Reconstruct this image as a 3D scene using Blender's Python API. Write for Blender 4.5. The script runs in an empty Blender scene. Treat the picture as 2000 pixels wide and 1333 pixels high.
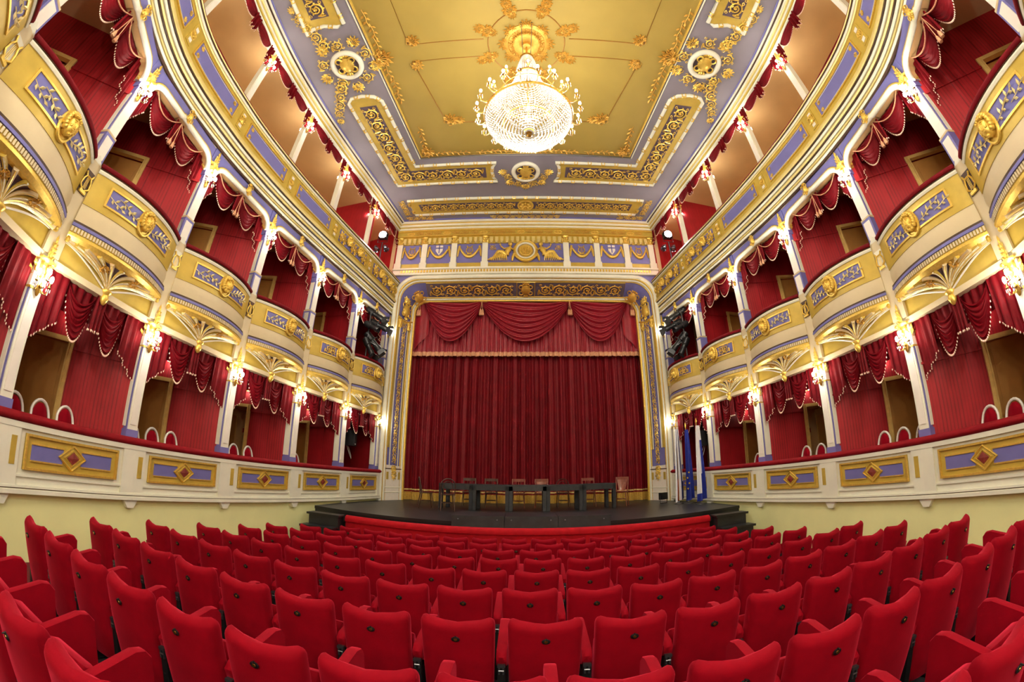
import bpy, math, random
from mathutils import Vector, Matrix
random.seed(7)
PI = math.pi
S = bpy.context.scene
COL = S.collection
# ---------------------------------------------------------------- camera (wide partly de-fished fisheye)
cd = bpy.data.cameras.new('camera')
cd.type = 'PANO'
cd.panorama_type = 'FISHEYE_LENS_POLYNOMIAL'
cd.sensor_fit = 'HORIZONTAL'; cd.sensor_width = 36.0
cd.fisheye_fov = math.radians(200)
cd.fisheye_polynomial_k0 = 0.0
cd.fisheye_polynomial_k1 = -7.16498979e-02
cd.fisheye_polynomial_k2 = -1.68344757e-05
cd.fisheye_polynomial_k3 = 1.78032328e-05
cd.fisheye_polynomial_k4 = -1.96889600e-07
cam = bpy.data.objects.new('camera', cd); COL.objects.link(cam)
_r = Vector((.999701, .023314, .007344)); _u = Vector((.000686, -.327084, .944995)); _f = Vector((-.024433, .944707, .327003))
cam.matrix_world = Matrix(((_r.x, _u.x, -_f.x, -.16), (_r.y, _u.y, -_f.y, 0.), (_r.z, _u.z, -_f.z, 2.08), (0, 0, 0, 1)))
cd.clip_start = .02
S.camera = cam
# ---------------------------------------------------------------- world and exposure
w = bpy.data.worlds.new('world'); S.world = w
w.use_nodes = True
w.node_tree.nodes['Background'].inputs[0].default_value = (.05, .045, .04, 1)
w.node_tree.nodes['Background'].inputs[1].default_value = .3
S.view_settings.view_transform = 'Standard'; S.view_settings.look = 'None'
S.view_settings.gamma = 1.0; S.view_settings.use_curve_mapping = False
S.view_settings.exposure = 0.72
LP = dict(sconce=11.0, chand=420.0, flood=900.0, rear=82.0, gallery=12.0, box=1.4)
S.cycles.max_bounces = 7; S.cycles.diffuse_bounces = 4; S.cycles.glossy_bounces = 2; S.cycles.transmission_bounces = 3; S.cycles.sample_clamp_indirect = 4.0; S.cycles.adaptive_threshold = .03      # lamp powers in watts
WARM = (1.0, .95, .84)

# ---------------------------------------------------------------- materials
def lin(c):
    return tuple(((v / 255) / 12.92 if v / 255 <= .04045 else ((v / 255 + .055) / 1.055) ** 2.4) for v in c) + (1,)
MATS = {}
def mat(name, rgb, rough=.6, metal=0., noise=.08, scale=8., bump=0., bscale=60., sheen=0., spec=.4, coat=0., emit=None, trans=0.):
    m = bpy.data.materials.new(name); m.use_nodes = True
    nt = m.node_tree; N = nt.nodes; L = nt.links
    b = N['Principled BSDF']
    b.inputs['Roughness'].default_value = rough; b.inputs['Metallic'].default_value = metal
    b.inputs['Specular IOR Level'].default_value = spec
    b.inputs['Coat Weight'].default_value = coat
    if sheen:
        b.inputs['Sheen Weight'].default_value = sheen; b.inputs['Sheen Roughness'].default_value = .35
        b.inputs['Sheen Tint'].default_value = lin(tuple(min(255, v * 1.1 + 45) for v in rgb))
    c = lin(rgb)
    tc = N.new('ShaderNodeTexCoord')
    if noise:
        nz = N.new('ShaderNodeTexNoise'); nz.inputs['Scale'].default_value = scale; nz.inputs['Detail'].default_value = 5
        L.new(tc.outputs['Object'], nz.inputs['Vector'])
        rp = N.new('ShaderNodeValToRGB')
        rp.color_ramp.elements[0].color = tuple(v * (1 - noise) for v in c[:3]) + (1,)
        rp.color_ramp.elements[1].color = tuple(min(1, v * (1 + noise)) for v in c[:3]) + (1,)
        rp.color_ramp.elements[0].position = .3; rp.color_ramp.elements[1].position = .7
        L.new(nz.outputs['Fac'], rp.inputs['Fac']); L.new(rp.outputs['Color'], b.inputs['Base Color'])
    else:
        b.inputs['Base Color'].default_value = c
    if bump:
        nb = N.new('ShaderNodeTexNoise'); nb.inputs['Scale'].default_value = bscale; nb.inputs['Detail'].default_value = 4
        L.new(tc.outputs['Object'], nb.inputs['Vector'])
        bp = N.new('ShaderNodeBump'); bp.inputs['Strength'].default_value = bump; bp.inputs['Distance'].default_value = .01
        L.new(nb.outputs['Fac'], bp.inputs['Height']); L.new(bp.outputs['Normal'], b.inputs['Normal'])
    if emit:
        b.inputs['Emission Color'].default_value = emit[0] + (1,); b.inputs['Emission Strength'].default_value = emit[1]
        m.cycles.emission_sampling = 'NONE'
    MATS[name] = m
    return m
def stripes(m, freq, dark, axis=0, fine=True):
    # vertical woven stripes multiplied onto the base colour (wallpaper print)
    nt = m.node_tree; N = nt.nodes; L = nt.links; b = N['Principled BSDF']
    src = b.inputs['Base Color'].links[0].from_socket
    tc = N.new('ShaderNodeTexCoord'); mp = N.new('ShaderNodeMapping')
    mp.inputs['Scale'].default_value = (1, .02, .015)
    L.new(tc.outputs['Object'], mp.inputs['Vector'])
    wv = N.new('ShaderNodeTexWave'); wv.bands_direction = 'X'; wv.inputs['Scale'].default_value = freq
    wv.inputs['Distortion'].default_value = .6; wv.inputs['Detail'].default_value = 2
    L.new(mp.outputs['Vector'], wv.inputs['Vector'])
    nz = N.new('ShaderNodeTexNoise'); nz.inputs['Scale'].default_value = freq * 5; L.new(mp.outputs['Vector'], nz.inputs['Vector'])
    mx = N.new('ShaderNodeMath'); mx.operation = 'MULTIPLY_ADD'; mx.inputs[1].default_value = .55
    L.new(nz.outputs['Fac'], mx.inputs[2]); L.new(wv.outputs['Fac'], mx.inputs[0])
    rp = N.new('ShaderNodeValToRGB'); rp.color_ramp.elements[0].color = (dark, dark, dark, 1); rp.color_ramp.elements[1].color = (1, 1, 1, 1)
    rp.color_ramp.elements[0].position = .3; rp.color_ramp.elements[1].position = .75
    L.new(mx.outputs[0], rp.inputs['Fac'])
    mu = N.new('ShaderNodeMix'); mu.data_type = 'RGBA'; mu.blend_type = 'MULTIPLY'; mu.inputs['Factor'].default_value = 1
    L.new(src, mu.inputs['A']); L.new(rp.outputs['Color'], mu.inputs['B']); L.new(mu.outputs['Result'], b.inputs['Base Color'])
cream = mat('cream_paint', (234, 233, 212), .5, noise=.04, scale=3)
creamb = mat('warm_cream_balcony_paint', (216, 200, 160), .5, noise=.04, scale=3)
creamd = mat('tan_cream_paint', (206, 184, 140), .5, noise=.05, scale=3)  # tan-toned cream for grounds, bases and ribs
ochre = mat('ochre_gold_paint', (196, 168, 72), .42, metal=.15, noise=.10, scale=5)
gold = mat('gilded_stucco', (232, 196, 92), .34, metal=.55, noise=.12, scale=30, bump=.15, bscale=90)
palegold = mat('pale_gilded_moulding', (226, 206, 132), .4, metal=.2, noise=.06, scale=6)
goldd = mat('old_gilding', (206, 158, 66), .4, metal=.45, noise=.2, scale=30, bump=.2, bscale=90)
lilac = mat('lilac_paint', (112, 110, 172), .5, noise=.05, scale=4)
lilacg = mat('grey_lilac_ceiling_paint', (136, 130, 140), .7, noise=.07, scale=.9)
lilacd = mat('dusky_lilac_ground', (92, 78, 92), .6, noise=.1, scale=6)
ceily = mat('ceiling_yellow_paint', (158, 134, 60), .65, noise=.06, scale=1.2)
tan = mat('tan_gallery_paint', (206, 166, 112), .7, noise=.06, scale=1.5)
tandoor = mat('tan_door_leaf', (190, 136, 66), .5, noise=.1, scale=4)
woodf = mat('light_wood_frame', (214, 178, 104), .45, noise=.1, scale=10)
redwall = mat('red_wallpaper', (158, 15, 26), .6, noise=.1, scale=3, sheen=.15); stripes(redwall, 5.0, .45)
velvet = mat('red_seat_velvet', (134, 0, 21), .8, noise=.14, scale=5, bump=.08, bscale=140, sheen=1.0, spec=.1)
velvetd = mat('burgundy_rail_velvet', (112, 14, 24), .75, noise=.15, scale=8, sheen=.3, spec=.15)
bronzel = mat('bronze_line_gilding', (150, 104, 40), .45, metal=.3, noise=.1)
velvetp = mat('deep_crimson_parapet_velvet', (126, 8, 20), .75, noise=.15, scale=8, sheen=.3, spec=.15)
velvetr = mat('crimson_rail_velvet', (168, 12, 26), .75, noise=.15, scale=8, sheen=.3, spec=.15)
drape = mat('red_drape_velvet', (100, 3, 14), .6, noise=.2, scale=10, sheen=.06, spec=.12)
drapes = mat('deep_red_stage_curtain', (112, 6, 20), .6, noise=.2, scale=2.5, sheen=.3, spec=.25)
valm = mat('rose_red_valance_fabric', (140, 22, 38), .36, noise=.12, scale=5, sheen=.3, spec=.4)
fringe = mat('gold_fringe_thread', (196, 160, 72), .6, noise=.35, scale=40, bump=.5, bscale=80)
pinkfr = mat('rose_gold_fringe', (206, 150, 112), .6, noise=.3, scale=40, bump=.5, bscale=80)
bead = mat('ivory_bead', (240, 205, 180), .35, noise=.1)
yellowall = mat('pale_yellow_wall_paint', (240, 240, 172), .65, noise=.05, scale=1.3, bump=.04, bscale=30)
blackst = mat('black_stage_paint', (34, 35, 38), .38, noise=.35, scale=3, bump=.05, bscale=25)
blackt = mat('black_table_paint', (44, 46, 50), .45, noise=.3, scale=7)
carpet = mat('dark_grey_carpet', (38, 36, 40), .9, noise=.4, scale=60, bump=.3, bscale=300)
redcarpet = mat('dark_red_carpet', (92, 12, 20), .9, noise=.25, scale=40, bump=.3, bscale=300)
blackm = mat('black_metal', (22, 22, 24), .4, noise=.1, spec=.5)
iron = mat('grey_iron', (120, 122, 128), .35, metal=.9, noise=.1)
brass = mat('brass', (214, 170, 80), .28, metal=.95, noise=.08, scale=20)
darkbrass = mat('aged_brass', (120, 92, 46), .35, metal=.9, noise=.1, scale=20)
darkline = mat('dark_bronze_moulding', (70, 48, 30), .45, noise=.15, scale=8)
brownred = mat('brown_red_inlay', (128, 52, 44), .4, noise=.2, scale=14)
chairw = mat('dark_bentwood', (70, 40, 28), .35, noise=.25, scale=14, coat=.3)
chairr = mat('reddish_wood', (124, 62, 44), .35, noise=.25, scale=14, coat=.3)
white = mat('white_enamel', (236, 230, 216), .4, noise=.03)
crystal = mat('crystal_glass', (250, 248, 242), .12, noise=0, spec=.9)
_b = crystal.node_tree.nodes['Principled BSDF']
_b.inputs['Transmission Weight'].default_value = .35; _b.inputs['IOR'].default_value = 1.5
_b.inputs['Subsurface Weight'].default_value = 0
bulb = mat('lit_bulb', (255, 240, 210), .4, noise=0, emit=((1.0, .92, .78), 60.0))
floodl = mat('lit_flood_lens', (255, 255, 255), .4, noise=0, emit=((.86, .93, 1.0), 60.0))
flagw = mat('white_flag_cloth', (232, 232, 236), .7, noise=.05)
flagb = mat('blue_flag_cloth', (36, 52, 150), .7, noise=.1)
flagn = mat('navy_flag_cloth', (30, 34, 88), .7, noise=.1)
flagr = mat('red_flag_cloth', (170, 40, 40), .7, noise=.1)
starm = mat('yellow_star_print', (236, 200, 50), .6, noise=0)

# ---------------------------------------------------------------- mesh helpers
class MB:
    def __init__(s): s.v = []; s.f = []
    def add(s, vs, fs):
        o = len(s.v); s.v += [tuple(p) for p in vs]; s.f += [tuple(i + o for i in f) for f in fs]; return s
    def box(s, x0, x1, y0, y1, z0, z1):
        return s.add([(x0, y0, z0), (x1, y0, z0), (x1, y1, z0), (x0, y1, z0), (x0, y0, z1), (x1, y0, z1), (x1, y1, z1), (x0, y1, z1)],
                     [(0, 3, 2, 1), (4, 5, 6, 7), (0, 1, 5, 4), (1, 2, 6, 5), (2, 3, 7, 6), (3, 0, 4, 7)])
    def tube(s, path, r, seg=6, closed=False, flat=None):
        P = [Vector(p) for p in path]; n = len(P)
        if n < 2: return s
        R = r if isinstance(r, (list, tuple)) else [r] * n
        up = Vector((0, 0, 1)) if flat is None else Vector(flat)
        vs = []; fs = []
        prev = None
        for i, p in enumerate(P):
            t = (P[(i + 1) % n] - P[i - 1]) if closed else (P[min(i + 1, n - 1)] - P[max(i - 1, 0)])
            if t.length < 1e-9: t = Vector((0, 0, 1))
            t.normalize()
            if prev is None:
                a = t.cross(up)
                if a.length < .05: a = t.cross(Vector((1, .1, 0)))
            else:
                a = prev - t * prev.dot(t)
                if a.length < 1e-5: a = t.orthogonal()
            a.normalize(); prev = a; b = a.cross(t)
            for k in range(seg):
                an = 2 * PI * k / seg
                vs.append(p + (a * math.cos(an) + b * math.sin(an)) * R[i])
        m = n if closed else n - 1
        for i in range(m):
            j = (i + 1) % n
            for k in range(seg):
                l = (k + 1) % seg
                fs.append((i * seg + k, i * seg + l, j * seg + l, j * seg + k))
        if not closed:
            fs.append(tuple(range(seg - 1, -1, -1))); fs.append(tuple((n - 1) * seg + k for k in range(seg)))
        return s.add(vs, fs)
    def lathe(s, prof, seg=16, c=(0, 0, 0), sx=1, sy=1):
        vs = []; fs = []; n = len(prof)
        for r, z in prof:
            for k in range(seg):
                a = 2 * PI * k / seg
                vs.append((c[0] + r * sx * math.cos(a), c[1] + r * sy * math.sin(a), c[2] + z))
        for i in range(n - 1):
            for k in range(seg):
                l = (k + 1) % seg
                fs.append((i * seg + k, i * seg + l, (i + 1) * seg + l, (i + 1) * seg + k))
        fs.append(tuple(range(seg - 1, -1, -1))); fs.append(tuple((n - 1) * seg + k for k in range(seg)))
        return s.add(vs, fs)
    def ell(s, c, r, nu=10, nv=6):
        prof = [(math.sin(PI * i / nv) + 1e-4, -math.cos(PI * i / nv)) for i in range(nv + 1)]
        o = len(s.v); s.lathe(prof, nu)
        for i in range(o, len(s.v)):
            x, y, z = s.v[i]; s.v[i] = (c[0] + x * r[0], c[1] + y * r[1], c[2] + z * r[2])
        return s
    def grid(s, f, nu, nv, closeu=False):
        vs = [f(i / nu, j / nv) for j in range(nv + 1) for i in range(nu + (0 if closeu else 1))]
        w = nu + (0 if closeu else 1); fs = []
        for j in range(nv):
            for i in range(nu):
                k = (i + 1) % w
                fs.append((j * w + i, j * w + k, (j + 1) * w + k, (j + 1) * w + i))
        return s.add(vs, fs)
    def leaf(s, p, d, ln, wd, n, lift=.25):
        p = Vector(p); d = Vector(d).normalized(); n = Vector(n).normalized(); sd = d.cross(n)
        m = p + d * ln * .5
        return s.add([p, m + sd * wd * .5, p + d * ln + n * lift * ln * .3, m - sd * wd * .5, m + n * lift * ln, m - n * .02 * ln],
                     [(0, 1, 4), (1, 2, 4), (2, 3, 4), (3, 0, 4), (1, 0, 5), (2, 1, 5), (3, 2, 5), (0, 3, 5)])
    def prism(s, poly, y0, y1):      # polygon in x,z extruded along y
        n = len(poly)
        return s.add([(x, y0, z) for x, z in poly] + [(x, y1, z) for x, z in poly],
                     [tuple(range(n)), tuple(range(2 * n - 1, n - 1, -1))] + [(i, i + n, (i + 1) % n + n, (i + 1) % n) for i in range(n)])
    def xf(s, M, o=0):
        for i in range(o, len(s.v)): s.v[i] = tuple(M @ Vector(s.v[i]))
        return s
    def mesh(s, name, m, smooth=35):
        me = bpy.data.meshes.new(name); me.from_pydata(s.v, [], s.f)
        if m: me.materials.append(m)
        if smooth:
            me.polygons.foreach_set('use_smooth', [True] * len(me.polygons)); me.set_sharp_from_angle(angle=math.radians(smooth))
        me.update(); return me
    def build(s, name, m, parent=None, smooth=35, **k):
        return ob(name, s.mesh(name, m, smooth), parent, **k)
def ob(name, me, parent=None, loc=None, rot=None, scale=None, M=None, kind=None, label=None):
    o = bpy.data.objects.new(name, me); COL.objects.link(o)
    if parent: o.parent = parent
    if M is not None: o.matrix_local = M
    if loc: o.location = loc
    if rot: o.rotation_euler = rot
    if scale: o.scale = scale
    if kind: o['kind'] = kind
    if label: o['label'] = label
    return o
def thing(name, label, cat, loc=(0, 0, 0), rz=0., group=None, kind=None):
    o = bpy.data.objects.new(name, None); COL.objects.link(o); o.location = loc; o.rotation_euler = (0, 0, rz)
    o.empty_display_size = .1
    tag(o, label, cat, group, kind); return o
def tag(o, label, cat=None, group=None, kind=None):
    o['label'] = label
    if cat: o['category'] = cat
    if group: o['group'] = group
    if kind: o['kind'] = kind
    return o
def frame(c, xd, n):      # matrix with local x along xd, local z along n
    x = Vector(xd).normalized(); z = Vector(n).normalized(); y = z.cross(x).normalized(); x = y.cross(z)
    return Matrix(((x.x, y.x, z.x, c[0]), (x.y, y.y, z.y, c[1]), (x.z, y.z, z.z, c[2]), (0, 0, 0, 1)))
ORD = ['first', 'second', 'third', 'fourth', 'fifth', 'sixth', 'seventh', 'eighth', 'ninth', 'tenth', 'eleventh', 'twelfth', 'thirteenth', 'fourteenth', 'fifteenth', 'sixteenth', 'seventeenth', 'eighteenth']
SIDE = {-1: 'away from flags', 1: 'flag side'}

# ---------------------------------------------------------------- plan of the auditorium
PC = [(5.06, 13.2), (5.38, 11.05), (5.74, 8.93), (6.06, 6.72), (6.22, 4.48), (6.06, 2.2), (5.09, .14), (3.5, -1.45)]
def crv(t):      # smooth column line (right side); t = 0 at the proscenium, 6 beside the camera
    i = max(0, min(len(PC) - 2, int(math.floor(t)))); f = t - i
    g = lambda k: Vector(PC[k]) if 0 <= k < len(PC) else (Vector(PC[0]) * 2 - Vector(PC[1]) if k < 0 else Vector(PC[-1]) * 2 - Vector(PC[-2]))
    p0, p1, p2, p3 = g(i - 1), g(i), g(i + 1), g(i + 2)
    return .5 * ((2 * p1) + (p2 - p0) * f + (2 * p0 - 5 * p1 + 4 * p2 - p3) * f * f + (3 * p1 - p0 - 3 * p2 + p3) * f ** 3)
def cw(t, off, s):      # world xy at curve parameter t, offset towards the house, side s
    p = crv(t); d = crv(min(t + .01, 7)) - crv(max(t - .01, 0)); d.normalize()
    n = Vector((d.y, -d.x))          # towards the axis
    if n.x > 0: n = -n
    q = p + n * off
    return (q.x * s, q.y)
def sweepc(mb, prof, s, t0, t1, n, closed=True):
    vs = []; k = len(prof); fs = []
    for i in range(n + 1):
        t = t0 + (t1 - t0) * i / n
        for off, z in prof:
            x, y = cw(t, off, s); vs.append((x, y, z))
    for i in range(n):
        for j in range(k if closed else k - 1):
            l = (j + 1) % k
            q = (i * k + j, i * k + l, (i + 1) * k + l, (i + 1) * k + j)
            fs.append(q if s > 0 else q[::-1])
    if closed:
        e = tuple(range(k)); fs += [e[::-1] if s > 0 else e, tuple(n * k + j for j in (e if s > 0 else e[::-1]))]
    mb.add(vs, fs); return mb
def bayframe(i, s):      # midpoint, rotation, chord width of bay i
    a = Vector((PC[i][0] * s, PC[i][1])); b = Vector((PC[i + 1][0] * s, PC[i + 1][1]))
    t = (b - a).normalized(); n = Vector((t.y, -t.x))
    if n.x * s > 0: n = -n
    return (a + b) / 2, math.atan2(-n.x, n.y), (b - a).length
def colframe(i, s):
    d = crv(min(i + .02, 7)) - crv(max(i - .02, 0)); d.normalize(); n = Vector((d.y, -d.x))
    if n.x > 0: n = -n
    n.x *= s
    return Vector((PC[i][0] * s, PC[i][1])), math.atan2(-n.x, n.y)
AIM = Vector((0, 10.2))
# ---------------------------------------------------------------- shared ornament meshes (x,y plane, relief along z)
def scroll_mb(turn=1.9, tr=.052):
    m = MB(); pts = []; rr = []
    n = 30
    for k in range(n + 1):
        f = k / n; a = PI + turn * 2 * PI * f; r = .44 * (1 - f) + .07 * f
        pts.append((r * math.cos(a), r * math.sin(a), .05 + .05 * f)); rr.append(tr * (1 - .35 * f))
    m.tube(pts, rr, 5, flat=(0, 0, 1))
    m.tube([(-.5, -.42, .04), (-.5, -.2, .05), (-.44, 0, .05)], tr, 5)
    m.ell((0, 0, .1), (.1, .1, .07), 8, 4)
    for k in range(7):
        a = PI + .5 + k * .8; r = .40 - .02 * k
        m.leaf((r * math.cos(a), r * math.sin(a), .05), (math.cos(a + .9), math.sin(a + .9), 0), .2, .13, (0, 0, 1), .3)
    for cx, cy in ((.38, .40), (-.36, .42), (.40, -.36)):
        m.tube([(cx + .10 * (1 - .06 * k) * math.cos(k * .7), cy + .10 * (1 - .06 * k) * math.sin(k * .7), .05) for k in range(11)], [.03 - .0015 * k for k in range(11)], 4)
    for a in (.7, 2.4, 4.0, 5.6):
        m.leaf((.24 * math.cos(a), .24 * math.sin(a), .06), (math.cos(a + 2.2), math.sin(a + 2.2), 0), .17, .1, (0, 0, 1), .3)
    return m
ME = {}
UP = Vector((0, 0, 1))
ME['scroll'] = scroll_mb().mesh('scroll', gold)
ME['scrolld'] = scroll_mb().mesh('scroll_dark', goldd)
def spray_mb(n=7, spread=2.2, seed=1):
    rnd = random.Random(seed); m = MB()
    for k in range(n):
        a = PI / 2 + spread * (k / (n - 1) - .5)
        ln = .55 + .35 * math.cos((k / (n - 1) - .5) * PI)
        d = (math.cos(a), math.sin(a), 0)
        m.tube([(0, 0, .04), (d[0] * ln * .5, d[1] * ln * .5, .08), (d[0] * ln * .95, d[1] * ln * .95, .05)], [.03, .03, .015], 4)
        m.leaf((d[0] * ln * .62, d[1] * ln * .62, .05), d, ln * .42, .15, (0, 0, 1), .3)
        m.leaf((d[0] * ln * .45, d[1] * ln * .45, .05), (math.cos(a + .6), math.sin(a + .6), 0), ln * .4, .14, (0, 0, 1), .3)
        m.leaf((d[0] * ln * .45, d[1] * ln * .45, .05), (math.cos(a - .6), math.sin(a - .6), 0), ln * .4, .14, (0, 0, 1), .3)
    for sg in (-1, 1):
        pts = [(sg * (.16 + .14 * math.cos(t)) , -.02 + .14 * math.sin(t), .08) for t in [PI - k * .55 for k in range(10)]]
        m.tube(pts, [.05 - .003 * k for k in range(10)], 5)
    m.ell((0, .02, .1), (.12, .12, .1), 8, 5)
    return m
ME['spray'] = spray_mb().mesh('acanthus_spray', gold)
ME['sprayw'] = spray_mb(9, 4.6).mesh('acanthus_burst', gold)
ME['sprayd'] = spray_mb(7, 2.4).mesh('acanthus_dark', goldd)
def sprig_mb():
    m = MB()
    m.tube([(-.5, 0, .03), (0, .06, .05), (.5, 0, .03)], .025, 4)
    for x, a in ((-.3, 1.0), (-.1, -1.0), (.1, .95), (.3, -.95), (.45, .2)):
        m.leaf((x, .03, .03), (math.cos(a), math.sin(a), .15), .34, .17, (0, 0, 1), .25)
    return m
ME['sprig'] = sprig_mb().mesh('leaf_sprig', mat('gilt_white_leaf', (240, 224, 160), .4, metal=.3, noise=.1, scale=20))
ME['vine'] = sprig_mb().mesh('vine_sprig', goldd)
def rosette_mb(pet=8):
    m = MB(); m.lathe([(.02, .0), (.5, 0), (.5, .05), (.44, .09), (.38, .04), (.36, .02)], 20)
    for k in range(pet):
        a = 2 * PI * k / pet
        m.leaf((.08 * math.cos(a), .08 * math.sin(a), .06), (math.cos(a), math.sin(a), 0), .3, .2, (0, 0, 1), .35)
    m.ell((0, 0, .1), (.1, .1, .08), 8, 4); return m
ME['rosette'] = rosette_mb().mesh('rosette', gold)
ME['rosetted'] = rosette_mb().mesh('rosette_dark', goldd)
def crest_mb():
    m = MB()      # scrolled shield
    pts = [(.30 * math.cos(t), .36 * math.sin(t) , .0) for t in [2 * PI * k / 20 for k in range(20)]]
    o = len(m.v)
    m.lathe([(.30, 0), (.30, .06), (.2, .14), (.02, .17)], 14, sx=1, sy=1.2)
    for sg in (-1, 1):
        for y0, d in ((.25, 1), (-.2, -1)):
            q = [(sg * (.28 + .13 * math.cos(t)), y0 + d * .13 * math.sin(t), .1) for t in [PI - k * .6 for k in range(9)]]
            m.tube(q, [.055 - .004 * k for k in range(9)], 5)
    for k in range(5):
        a = PI / 2 + (k - 2) * .38
        m.leaf((.1 * math.cos(a), .34 + .02 * math.sin(a), .06), (math.cos(a), math.sin(a), 0), .24, .13, (0, 0, 1), .3)
    for k in range(3):
        a = -PI / 2 + (k - 1) * .5
        m.leaf((.1 * math.cos(a), -.34, .06), (math.cos(a), math.sin(a), 0), .2, .13, (0, 0, 1), .3)
    return m
ME['crest'] = crest_mb().mesh('scrolled_crest', gold)
ME['crestd'] = crest_mb().mesh('scrolled_crest_dark', goldd)
def mask_mb():
    m = MB()      # face in relief: x across, y up, z out
    m.ell((0, 0, .10), (.20, .27, .20), 14, 10)
    m.ell((0, -.02, .29), (.035, .085, .05), 6, 5); m.ell((0, -.135, .265), (.07, .022, .03), 8, 4)
    m.ell((0, -.235, .2), (.07, .05, .06), 8, 4)
    for sg in (-1, 1):
        m.ell((sg * .078, .055, .265), (.04, .022, .025), 8, 4); m.ell((sg * .08, .10, .26), (.062, .018, .03), 8, 4)
        m.ell((sg * .11, -.05, .22), (.055, .06, .05), 8, 4)
    for k in range(15):
        a = -.75 + (PI + 1.5) * k / 14; r = .235
        m.ell((r * math.cos(a), .06 + r * 1.12 * math.sin(a), .1), (.085, .085, .1), 7, 5)
    for k in range(5):
        m.ell((-.14 + .07 * k, .24 - abs(k - 2) * .02, .22), (.055, .05, .06), 6, 4)
    return m
ME['mask'] = mask_mb().mesh('relief_head', gold, 60)
mm = MB(); mm.tube([(.34 * math.cos(a), .42 * math.sin(a), .04) for a in [2 * PI * k / 28 for k in range(28)]], .055, 6, True)
mm.lathe([(.33, -.01), (.33, .03), (.02, .05)], 24, sy=1.22)
ME['oval'] = mm.mesh('oval_frame', gold)
def lyre_mb():
    m = MB()
    for sg in (-1, 1):
        m.tube([(sg * .04, -.2, .03), (sg * .17, -.1, .03), (sg * .15, .06, .03), (sg * .09, .16, .03), (sg * .15, .26, .03)], .03, 5)
    m.tube([(-.12, .17, .03), (.12, .17, .03)], .02, 5)
    for x in (-.04, 0, .04): m.tube([(x, -.15, .03), (x, .17, .03)], .008, 4)
    m.box(-.12, .12, -.27, -.2, 0, .06); return m
ME['lyre'] = lyre_mb().mesh('lyre', gold)
def garland_mb():
    m = MB(); n = 26
    for k in range(n):
        f = k / (n - 1); x = -.45 + .9 * f; y = .3 - 1.1 * (1 - (2 * f - 1) ** 2) * .5
        r = .045 + .04 * (1 - (2 * f - 1) ** 2)
        m.ell((x, y, .05), (r * .9, r, r), 6, 4)
    for sg in (-1, 1):
        m.tube([(sg * .45, .34, .05), (sg * .49, .1, .05), (sg * .52, -.22, .03)], [.05, .06, .03], 5)
        m.ell((sg * .45, .34, .06), (.06, .06, .05), 7, 4)
    return m
ME['garland'] = garland_mb().mesh('garland', gold)
def cap_mb():      # gilded capital, x across, y out of the column, z up, 1 unit wide, 1 tall
    m = MB()
    m.lathe([(.36, 0), (.40, .04), (.36, .08), (.36, .75), (.5, .9), (.52, 1.0)], 12)
    for ring, (z0, ln, nn) in enumerate(((.06, .42, 9), (.32, .46, 8))):
        for k in range(nn):
            a = 2 * PI * (k + .5 * ring) / nn
            d = Vector((math.cos(a), math.sin(a), 0))
            m.leaf((d.x * .37, d.y * .37, z0), (d.x * .35, d.y * .35, 1), ln, .28, d, .28)
    for a in (PI / 4, 3 * PI / 4, -PI / 4, -3 * PI / 4):
        d = Vector((math.cos(a), math.sin(a), 0))
        m.tube([(d.x * (.5 + .1 * math.cos(t)), d.y * (.5 + .1 * math.cos(t)), .84 + .1 * math.sin(t)) for t in [k * .7 for k in range(9)]], [.06 - .004 * k for k in range(9)], 5)
    return m
ME['capital'] = cap_mb().mesh('capital', gold)
def plume_mb():    # upright acanthus console above the capital
    m = MB()
    for k in range(4):
        z = .18 * k
        for sg in (-1, 1):
            m.leaf((sg * .04, 0, z), (sg * .9, .5, .8), .32 - .03 * k, .18, (0, 1, .2), .3)
        m.leaf((0, .02, z), (0, .5, 1), .34, .2, (0, 1, 0), .3)
    m.leaf((0, .02, .66), (0, .1, 1), .36, .22, (0, 1, 0), .2)
    m.tube([(0, .0, 0), (0, .05, .4), (0, .02, .9)], [.09, .08, .03], 6); return m
ME['plume'] = plume_mb().mesh('acanthus_console', gold)
def put(key, name, parent, c, xd, n, sc, flip=False, label=None):
    M = frame(c, xd, n)
    sx, sy, sz = (sc, sc, sc) if not isinstance(sc, (tuple, list)) else sc
    if flip: sy = -sy
    return ob(name, ME[key], parent, M=M @ Matrix.Diagonal((sx, sy, sz, 1)), label=label)
def scroll_strip(parent, a, b, wd, n, key='scroll', name='scroll', z=.9, bound=None):
    # row of alternating scrolls from a to b (centres inside), n = surface normal
    a = Vector(a); b = Vector(b); d = b - a; L = d.length; k = max(1, round(L / (wd * .98))); st = L / k
    for i in range(k):
        put(key, name, parent, a + d * ((i + .5) / k), d, n, (st, wd, wd * z), flip=(i % 2 == 1))
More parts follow.
